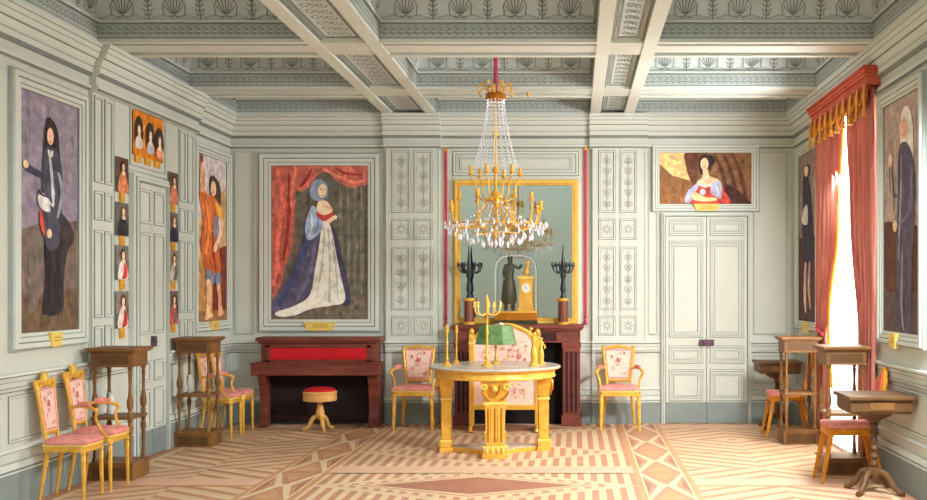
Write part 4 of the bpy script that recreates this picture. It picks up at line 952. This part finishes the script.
# ================================================================ ROUND TABLE
TZ = .833
t = thing('round_table', 'round gilt table with grey marble top on four carved legs, room centre', 'table', (-.78, 9.96, 0), math.radians(4.5))
b = MB(); b.lathe([(.60, TZ-.022), (.635, TZ-.02), (.64, TZ-.008), (.632, TZ), (.002, TZ)], MARB, seg=56); b.build('tabletop', t, smooth=True)
b = MB(); b.lathe([(.50, TZ-.11), (.585, TZ-.11), (.592, TZ-.10), (.585, TZ-.09), (.585, TZ-.045), (.60, TZ-.04), (.625, TZ-.03), (.64, TZ-.021), (.55, TZ-.021)], GOLD, seg=56)
for k in range(0):
    a = k*PI/20; b.box(-.012, .012, -.003, .003, -.014, .014, GOLDD, M=Matrix.Translation((.587*math.cos(a), .587*math.sin(a), TZ-.068)) @ Matrix.Rotation(a+PI/2, 4, 'Z'))
b.build('apron', t, smooth=True)
for k in range(4):
    a = k*PI/2-PI/2; R_ = .47
    M_ = Matrix.Translation((R_*math.cos(a), R_*math.sin(a), 0)) @ Matrix.Rotation(a+PI/2, 4, 'Z')
    b = MB(); wd = .10
    b.box(-wd-.02, wd+.02, -.065, .065, 0, .045, GOLD, M=M_); b.box(-wd-.01, wd+.01, -.058, .058, .045, .10, GOLD, M=M_); b.box(-wd-.016, wd+.016, -.062, .062, .10, .12, GOLDP, M=M_)
    b.frustum((-.085, .085, -.045, .045), (-.095, .095, -.048, .048), .12, .50, GOLD, M_)
    for i in range(5): b.box(-.072+i*.0305, -.072+i*.0305+.016, -.054, -.04, .15, .47, GOLDD if i % 2 == 0 else GOLD, M=M_)
    b.box(-.11, .11, -.058, .058, .50, .525, GOLDP, M=M_)
    b.frustum((-.095, .095, -.048, .048), (-.135, .135, -.075, .075), .525, TZ-.11, GOLD, M_)
    lo = b.build('leg', t, bevel=.006)
    b = MB()
    for s in (-1, 1):
        b.tube([(s*(.105+.034*math.cos(q*.7)*(1-q/14)), -.082, .665+.032*math.sin(q*.7)*(1-q/14)) for q in range(11)], .011, GOLDP, 6, M=M_)
        b.tube(spline([(s*.125, -.075, .63), (s*.10, -.07, .58), (s*.05, -.062, .545)], 4, False), .009, GOLDD, 6, M=M_)
    b.tube(spline([(-.05, -.082, .69), (-.03, -.09, .62), (0, -.088, .59), (.03, -.09, .62), (.05, -.082, .69)], 4, False), .010, GOLDD, 6, M=M_); b.ball((0, -.08, .65), .026, GOLDP, (1, .6, 1.2), 8, M=M_)
    for q in (-.075, -.025, .025, .075): b.tube([(q, -.058, .05), (q, -.07, .075), (q, -.058, .098)], .012, GOLDP, 6, M=M_)
    b.build('carved_scroll', lo, smooth=True)
b = MB(); pts = []
for k in range(4):
    a0 = k*PI/2-PI/2; P0 = (.45*math.cos(a0+.13), .45*math.sin(a0+.13)); P1_ = (.45*math.cos(a0+PI/2-.13), .45*math.sin(a0+PI/2-.13)); am = a0+PI/4
    pts += [(.47*math.cos(a0), .47*math.sin(a0)), P0]
    for i in range(1, 8):
        q = i/8; x = P0[0]*(1-q)+P1_[0]*q; y = P0[1]*(1-q)+P1_[1]*q; k2 = 1-.22*math.sin(PI*q); pts.append((x*k2, y*k2))
    pts.append(P1_)
b.prism(pts, .0, .045, GOLD, 'z'); b.prism([(x*.965, y*.965) for x, y in pts], .045, .05, MARB, 'z'); b.build('plinth', t)
# ---- things on the table
def at(x, dy): return ((x-575)*(9.96+dy)/F, 9.96+dy, TZ)
cs = thing('candlestick', 'tall slim gilt candlestick at the left edge of the round table', 'candlestick', at(447, -.12), 0, 'gilt candlesticks on the round table')
b = MB(); b.lathe([(.045, 0), (.046, .012), (.030, .02), (.012, .045), (.018, .06), (.010, .08), (.009, .20), (.015, .215), (.009, .23), (.010, .31), (.020, .33), (.016, .345), (.022, .37), (.004, .372)], GOLD, seg=12); b.build('stem', cs, smooth=True)
b = MB(); b.lathe([(.014, .37), (.010, .385), (.016, .40), (.004, .401)], GOLDP, seg=10); b.build('socket', cs, smooth=True)
c2 = dup(cs, at(456.5, .18), 0, 'second slim gilt candlestick, just right of the leftmost one on the table')
c2.scale = (.9, .9, .96)
cd = thing('candelabrum', 'gilt branched candelabrum with slender stem on the round table', 'candelabrum', at(487, -.16))
b = MB(); b.lathe([(.058, 0), (.06, .014), (.035, .024), (.014, .06), (.022, .08), (.012, .10), (.011, .30), (.018, .32), (.011, .34), (.011, .50), (.024, .515), (.012, .53), (.008, .62), (.016, .635), (.012, .655), (.002, .69)], GOLD, seg=12); b.build('stem', cd, smooth=True)
for k in range(5):
    a = k*2*PI/5+.3; ca, sa = math.cos(a), math.sin(a); b = MB()
    b.tube(spline([(0, 0, .52), (.05*ca, .05*sa, .49), (.11*ca, .11*sa, .51), (.13*ca, .13*sa, .57)], 4, False), .007, GOLDP, 6); b.lathe([(.004, .56), (.022, .57), (.012, .58), (.013, .61), (.016, .62), (.004, .622)], GOLDP, c=(.13*ca, .13*sa, 0), seg=8); ao = b.build('arm', cd, smooth=True)
lp = thing('table_lamp', 'gilt table lamp with green shade behind the candelabrum', 'lamp', at(496, .16))
b = MB(); b.lathe([(.048, 0), (.05, .012), (.028, .022), (.014, .05), (.020, .065), (.010, .08), (.010, .36), (.02, .37), (.006, .40)], GOLD, seg=12); b.build('stem', lp, smooth=True)
b = MB(); n = 10; P = [(.20, .18), (.205, .20), (.165, .345), (.16, .35)]; b.lathe(P, GREEN, seg=8) if 0 else None
vs = []; 
for sc_, z in ((1.0, .175), (1.0, .19), (.80, .355), (.72, .365)):
    for i in range(8): a = 2*PI*i/8+PI/8; vs.append((.215*sc_*math.cos(a), .16*sc_*math.sin(a), z+.02))
b.add(vs, [(j*8+i, j*8+(i+1) % 8, (j+1)*8+(i+1) % 8, (j+1)*8+i) for j in range(3) for i in range(8)]+[tuple(24+i for i in range(8))], GREEN); b.build('lamp_shade', lp, bevel=.004)
b = MB(); b.lathe([(.01, .36), (.026, .375), (.03, .39), (.018, .405), (.003, .41)], WHITE, seg=12, c=(.05, 0, 0)); b.build('finial', lp, smooth=True)
fg = thing('figurine_candlestick', 'gilt figurine candlestick toward the right of the round table', 'candlestick', at(534, -.10), 0, 'gilt figurines on the round table')
b = MB(); b.lathe([(.048, 0), (.05, .015), (.032, .03), (.03, .05)], GOLD, seg=12); b.build('base', fg, smooth=True)
b = MB(); b.lathe([(.028, .05), (.036, .10), (.026, .17), (.018, .20), (.028, .235), (.030, .26), (.012, .28), (.010, .29)], GOLD, seg=12); b.ball((0, 0, .305), .020, GOLD, seg=10); b.tube(spline([(-.026, 0, .255), (-.05, -.01, .29), (-.03, 0, .35)], 4, False), .008, GOLD, 6); b.tube(spline([(.026, 0, .255), (.045, -.02, .21), (.02, -.03, .19)], 4, False), .008, GOLD, 6); b.lathe([(.008, .34), (.022, .355), (.014, .37), (.004, .372)], GOLD, c=(-.03, 0, 0), seg=8); b.build('figure', fg, smooth=True)
f2 = dup(fg, at(541, .12), .8, 'second gilt figurine candlestick, rightmost thing on the round table'); f2.scale = (.9, .9, .82)

# ================================================================ MIRROR AND MANTEL ORNAMENTS
t = thing('wall_mirror', 'tall gilt-framed mirror above the fireplace', 'mirror', (-.69, YB, 1.17))
MT = lambda u, v, d: (u, -d, v)
b = MB(MT); b.box(-.66, .66, .02, 1.64, .012, .03, MIRROR); b.build('mirror_glass', t)
b = MB(MT)
for i, (a, w_, d0, m_) in enumerate(((.725, .055, .05, GOLD), (.712, .02, .058, GOLDP), (.672, .014, .045, GOLDD))):
    ring(b, -a, a, 0+(.725-a), 1.69-(.725-a), w_ if i else .068, .0, d0, m_)
b.build('mirror_frame', t)
def mant(x, d=.17): return ((x-575)*(YB-d)/F, YB-d, 1.165)
t = thing('mantel_clock', 'gilt mantel clock with dark bronze standing figure under a glass dome', 'clock', mant(516, .17))
b = MB(); b.box(-.25, .25, -.09, .09, 0, .05, BRONZG); b.box(-.245, .245, -.085, .085, .05, .135, GOLDD); b.box(-.25, .25, -.09, .09, .135, .155, GOLD); b.build('base', t, bevel=.004)
b = MB(); b.box(.02, .21, -.06, .06, .155, .20, GOLD); b.box(.035, .195, -.05, .05, .20, .53, GOLD); b.box(.02, .21, -.06, .06, .53, .56, GOLDP); b.build('clock_case', t, bevel=.005)
b = MB(); b.lathe([(.058, 0), (.062, .008), (.052, .012)], GOLDP, seg=24, M=Matrix.Translation((.115, -.05, .42)) @ Matrix.Rotation(PI/2, 4, 'X')); b.lathe([(.050, .008), (.049, .014), (.002, .014)], WHITE, seg=24, M=Matrix.Translation((.115, -.05, .42)) @ Matrix.Rotation(PI/2, 4, 'X'))
b.box(.113, .117, -.066, -.064, .42, .458, BRONZE); b.box(.115, .142, -.066, -.064, .418, .422, BRONZE); b.build('clock_dial', t)
b = MB(); b.ball((.115, 0, .60), .04, GOLD, (.9, .7, 1), 10); b.tube(spline([(.115, 0, .60), (.12, 0, .65), (.14, 0, .70)], 3, False), .022, GOLD, 8); b.ball((.135, 0, .72), .024, GOLD, seg=8); b.build('gilt_ornament', t, smooth=True)
# bronze figure grown from a skeleton
me = bpy.data.meshes.new('bronze_figure')
V = [(-.085, 0, .46), (-.085, 0, .56), (-.08, 0, .66), (-.078, 0, .71), (-.078, -.004, .752), (-.118, 0, .44), (-.125, -.005, .31), (-.13, 0, .175), (-.13, -.045, .165), (-.055, 0, .44), (-.045, -.02, .31), (-.045, 0, .175), (-.04, -.045, .165),
     (-.128, 0, .685), (-.15, -.01, .60), (-.135, -.05, .53), (-.035, 0, .69), (.02, -.01, .65), (.065, -.01, .70), (-.078, -.006, .80)]
E = [(0, 1), (1, 2), (2, 3), (3, 4), (0, 5), (5, 6), (6, 7), (7, 8), (0, 9), (9, 10), (10, 11), (11, 12), (2, 13), (13, 14), (14, 15), (2, 16), (16, 17), (17, 18), (4, 19)]
RD = [.052, .044, .050, .016, .030, .036, .027, .017, .014, .036, .027, .017, .014, .022, .017, .012, .022, .016, .011, .022]
me.from_pydata(V, E, []); me.materials.append(BRONZG); o = bpy.data.objects.new('bronze_figure', me); COL.objects.link(o); o.parent = t
sk = o.modifiers.new('skin', 'SKIN')
if not me.skin_vertices: me.attributes
try:
    for i, r in enumerate(RD): me.skin_vertices[0].data[i].radius = (r, r*.85)
    me.skin_vertices[0].data[0].use_root = True
except Exception:
    bm = bmesh.new(); bm.from_mesh(me); ly = bm.verts.layers.skin.verify()
    for i, v in enumerate(bm.verts): v[ly].radius = (RD[i], RD[i]*.85); v[ly].use_root = (i == 0)
    bm.to_mesh(me); bm.free()
sb = o.modifiers.new('sub', 'SUBSURF'); sb.levels = 2; sb.render_levels = 2
b = MB(); b.lathe([(.06, .52), (.075, .42), (.085, .28), (.07, .24)], BRONZG, c=(-.088, .012, 0), seg=12); b.build('figure_drapery', t, smooth=True)
b = MB(); b.ball((-.078, -.008, .772), .030, BRONZG, (.85, 1, 1.2), 12); b.tube([(-.095, .01, .785), (-.078, .018, .80), (-.06, .01, .785)], .012, BRONZG, 6); b.build('figure_head', t, smooth=True)
b = MB()     # glass dome with rounded top
prof = [(-.235, .155), (-.235, .64), (-.215, .72), (-.16, .775), (-.06, .795), (.06, .795), (.16, .775), (.215, .72), (.235, .64), (.235, .155)]
pp = prof
vs = [(x, -.078, z) for x, z in pp]+[(x, .078, z) for x, z in pp]; n = len(pp)
b.add(vs, [tuple(range(n)), tuple(range(2*n-1, n-1, -1))]+[(i, i+1, n+i+1, n+i) for i in range(n-1)], GLASS)
b.build('glass_dome', t)
b = MB(); b.tube([(x, -.079, z) for x, z in pp], .004, WHITE, 6); b.build('dome_rim', t, smooth=True)
ca_ = thing('mantel_candelabrum', 'dark bronze obelisk candelabrum on a porphyry drum, left end of mantel', 'candelabrum', mant(469, .16), 0, 'pair of candelabra on the mantel')
b = MB(); b.lathe([(.068, 0), (.07, .02), (.06, .03)], GOLD, seg=20); b.lathe([(.062, .27), (.072, .28), (.072, .30), (.03, .31)], GOLD, seg=20); b.lathe([(.058, .03), (.056, .27)], PORPH, seg=20); b.build('drum', ca_, smooth=True)
b = MB(); b.lathe([(.035, .31), (.03, .33), (.02, .36), (.032, .40), (.026, .47), (.018, .52), (.034, .56), (.03, .60), (.022, .64), (.028, .68), (.016, .78), (.006, .90), (.001, .93)], BRONZE, seg=12); b.build('stem', ca_, smooth=True)
for k in range(6):
    a = k*PI/3+.2; c_, s_ = math.cos(a), math.sin(a); b = MB()
    b.tube(spline([(.02*c_, .02*s_, .64), (.06*c_, .06*s_, .60), (.11*c_, .11*s_, .63), (.12*c_, .12*s_, .68), (.085*c_, .085*s_, .70)], 4, False), .008, BRONZE, 6)
    b.lathe([(.004, .67), (.020, .68), (.013, .695), (.013, .72), (.003, .725)], BRONZE, c=(.125*c_, .125*s_, 0), seg=8); b.build('arm', ca_, smooth=True)
dup(ca_, mant(563, .16), 0, 'dark bronze obelisk candelabrum on a porphyry drum, right end of mantel')

# ================================================================ CHANDELIER
CXX, CYY = -.775, 9.96
t = thing('chandelier', 'gilt and crystal chandelier hanging over the round table', 'chandelier', (CXX, CYY, 0))
b = MB(); b.tube([(0, 0, ZT-.0), (0, 0, 3.50)], .020, ROPE, 8); b.build('suspension_rope', t, smooth=True)
b = MB(); b.lathe([(.07, ZT-.03), (.05, ZT-.012), (.07, ZT-.002)], GOLD, seg=14); b.build('ceiling_rose', t, smooth=True)
b = MB(); b.lathe([(.085, 3.42), (.10, 3.43), (.10, 3.45), (.09, 3.47), (.10, 3.475), (.07, 3.49), (.02, 3.52)], GOLDD, seg=20); co = b.build('crown', t, smooth=True)
for k in range(12):
    a = k*PI/6; c_, s_ = math.cos(a), math.sin(a); b = MB()
    b.tube(spline([(.07*c_, .07*s_, 3.47), (.11*c_, .11*s_, 3.53), (.165*c_, .165*s_, 3.545), (.19*c_, .19*s_, 3.50), (.175*c_, .175*s_, 3.47)], 4, False) if k % 2 else spline([(.06*c_, .06*s_, 3.47), (.08*c_, .08*s_, 3.55), (.12*c_, .12*s_, 3.59), (.14*c_, .14*s_, 3.575)], 4, False), .007, GOLD, 6); b.ball(((.178 if k % 2 else .14)*c_, (.178 if k % 2 else .14)*s_, 3.475 if k % 2 else 3.575), .015, GOLD, seg=8); b.build('crown_leaf', co, smooth=True)
b = MB(); b.lathe([(.006, 2.06), (.02, 2.08), (.012, 2.10), (.007, 2.14), (.007, 2.40), (.05, 2.42), (.065, 2.46), (.06, 2.50), (.03, 2.53), (.012, 2.56), (.012, 2.70), (.035, 2.72), (.03, 2.76), (.010, 2.78), (.008, 3.05), (.028, 3.07), (.028, 3.10), (.008, 3.12), (.008, 3.43)], GOLD, seg=12); b.build('stem', t, smooth=True)
def garm(b, c_, s_, path, r=.0075):
    b.tube([(x*c_, x*s_, z) for x, z in spline(path, 4, False)], r, GOLD, 6)
def cup(b, x, z, c_, s_):
    b.lathe([(.004, z-.02), (.014, z-.01), (.030, z+.005), (.032, z+.012), (.012, z+.018), (.016, z+.03), (.018, z+.06), (.022, z+.075), (.004, z+.078)], GOLD, c=(x*c_, x*s_, 0), seg=8)
for k in range(6):
    a = k*PI/3+.25; c_, s_ = math.cos(a), math.sin(a); b = MB(); garm(b, c_, s_, [(.05, 2.47), (.12, 2.44), (.19, 2.50), (.20, 2.58), (.24, 2.66)]); cup(b, .245, 2.69, c_, s_); b.build('upper_arm', t, smooth=True)
for k in range(12):
    a = k*PI/6+.1; c_, s_ = math.cos(a), math.sin(a); b = MB()
    if k % 2: garm(b, c_, s_, [(.05, 2.46), (.14, 2.40), (.20, 2.26), (.30, 2.17), (.44, 2.20), (.49, 2.32)]); cup(b, .49, 2.34, c_, s_)
    else: garm(b, c_, s_, [(.05, 2.44), (.12, 2.32), (.20, 2.18), (.30, 2.18), (.35, 2.28), (.35, 2.42)]); cup(b, .35, 2.45, c_, s_)
    b.build('lower_arm', t, smooth=True)
b = MB(); b.tube([(.48*math.cos(q*PI/16), .48*math.sin(q*PI/16), 2.20) for q in range(33)], .006, GOLD, 6); b.tube([(.22*math.cos(q*PI/12), .22*math.sin(q*PI/12), 2.12) for q in range(25)], .006, GOLD, 6); b.build('hoop', t, smooth=True)
OCT = [(0, 0, 1), (1, 0, 0), (0, 1, 0), (-1, 0, 0), (0, -1, 0), (0, 0, -1)]; OF = [(0, 1, 2), (0, 2, 3), (0, 3, 4), (0, 4, 1), (5, 2, 1), (5, 3, 2), (5, 4, 3), (5, 1, 4)]
def gem(b, p, rx, rz): b.add([(p[0]+x*rx, p[1]+y*rx, p[2]+z*rz) for x, y, z in OCT], OF, CRYS)
for k in range(16):       # the long strands from the crown
    a = k*PI/8; c_, s_ = math.cos(a), math.sin(a); b = MB()
    for i in range(20):
        q = i/19; r = .085+.13*q**1.5; z = 3.42-.66*q; gem(b, (r*c_, r*s_, z), .0065, .015)
    b.build('crystal_strand', t)
for k in range(18):       # swags of drops round the basket
    a = k*PI/9; c_, s_ = math.cos(a), math.sin(a); b = MB()
    for i in range(12):
        q = i/11; r = .07+.43*math.sin(q*PI/2); z = 2.42-.24*q-.10*math.sin(q*PI); gem(b, (r*c_, r*s_, z), .0075, .017)
    b.build('crystal_swag', t)
n_ = 0
for r, z, cnt, sz in ((.50, 2.22, 24, 1.), (.46, 2.15, 22, 1.1), (.36, 2.10, 18, 1.2), (.25, 2.06, 14, 1.2), (.13, 2.03, 8, 1.1)):
    for k in range(cnt):
        a = 2*PI*k/cnt+r*9; b = MB(); gem(b, (r*math.cos(a), r*math.sin(a), z-.02), .012*sz, .032*sz); b.build('crystal_drop', t); n_ += 1
b = MB(); gem(b, (0, 0, 2.02), .026, .045); b.build('crystal_finial', t)

b = MB(); b.lathe([(.003, -.045), (.018, -.035), (.012, -.02), (.02, -.006), (.014, 0)], GOLD, seg=10)
tag(b.build('ceiling_hook', smooth=True, loc=(-.487, 10.64, 3.622)), 'tiny gilt hook under the ceiling beam right of the chandelier crown', 'hook')
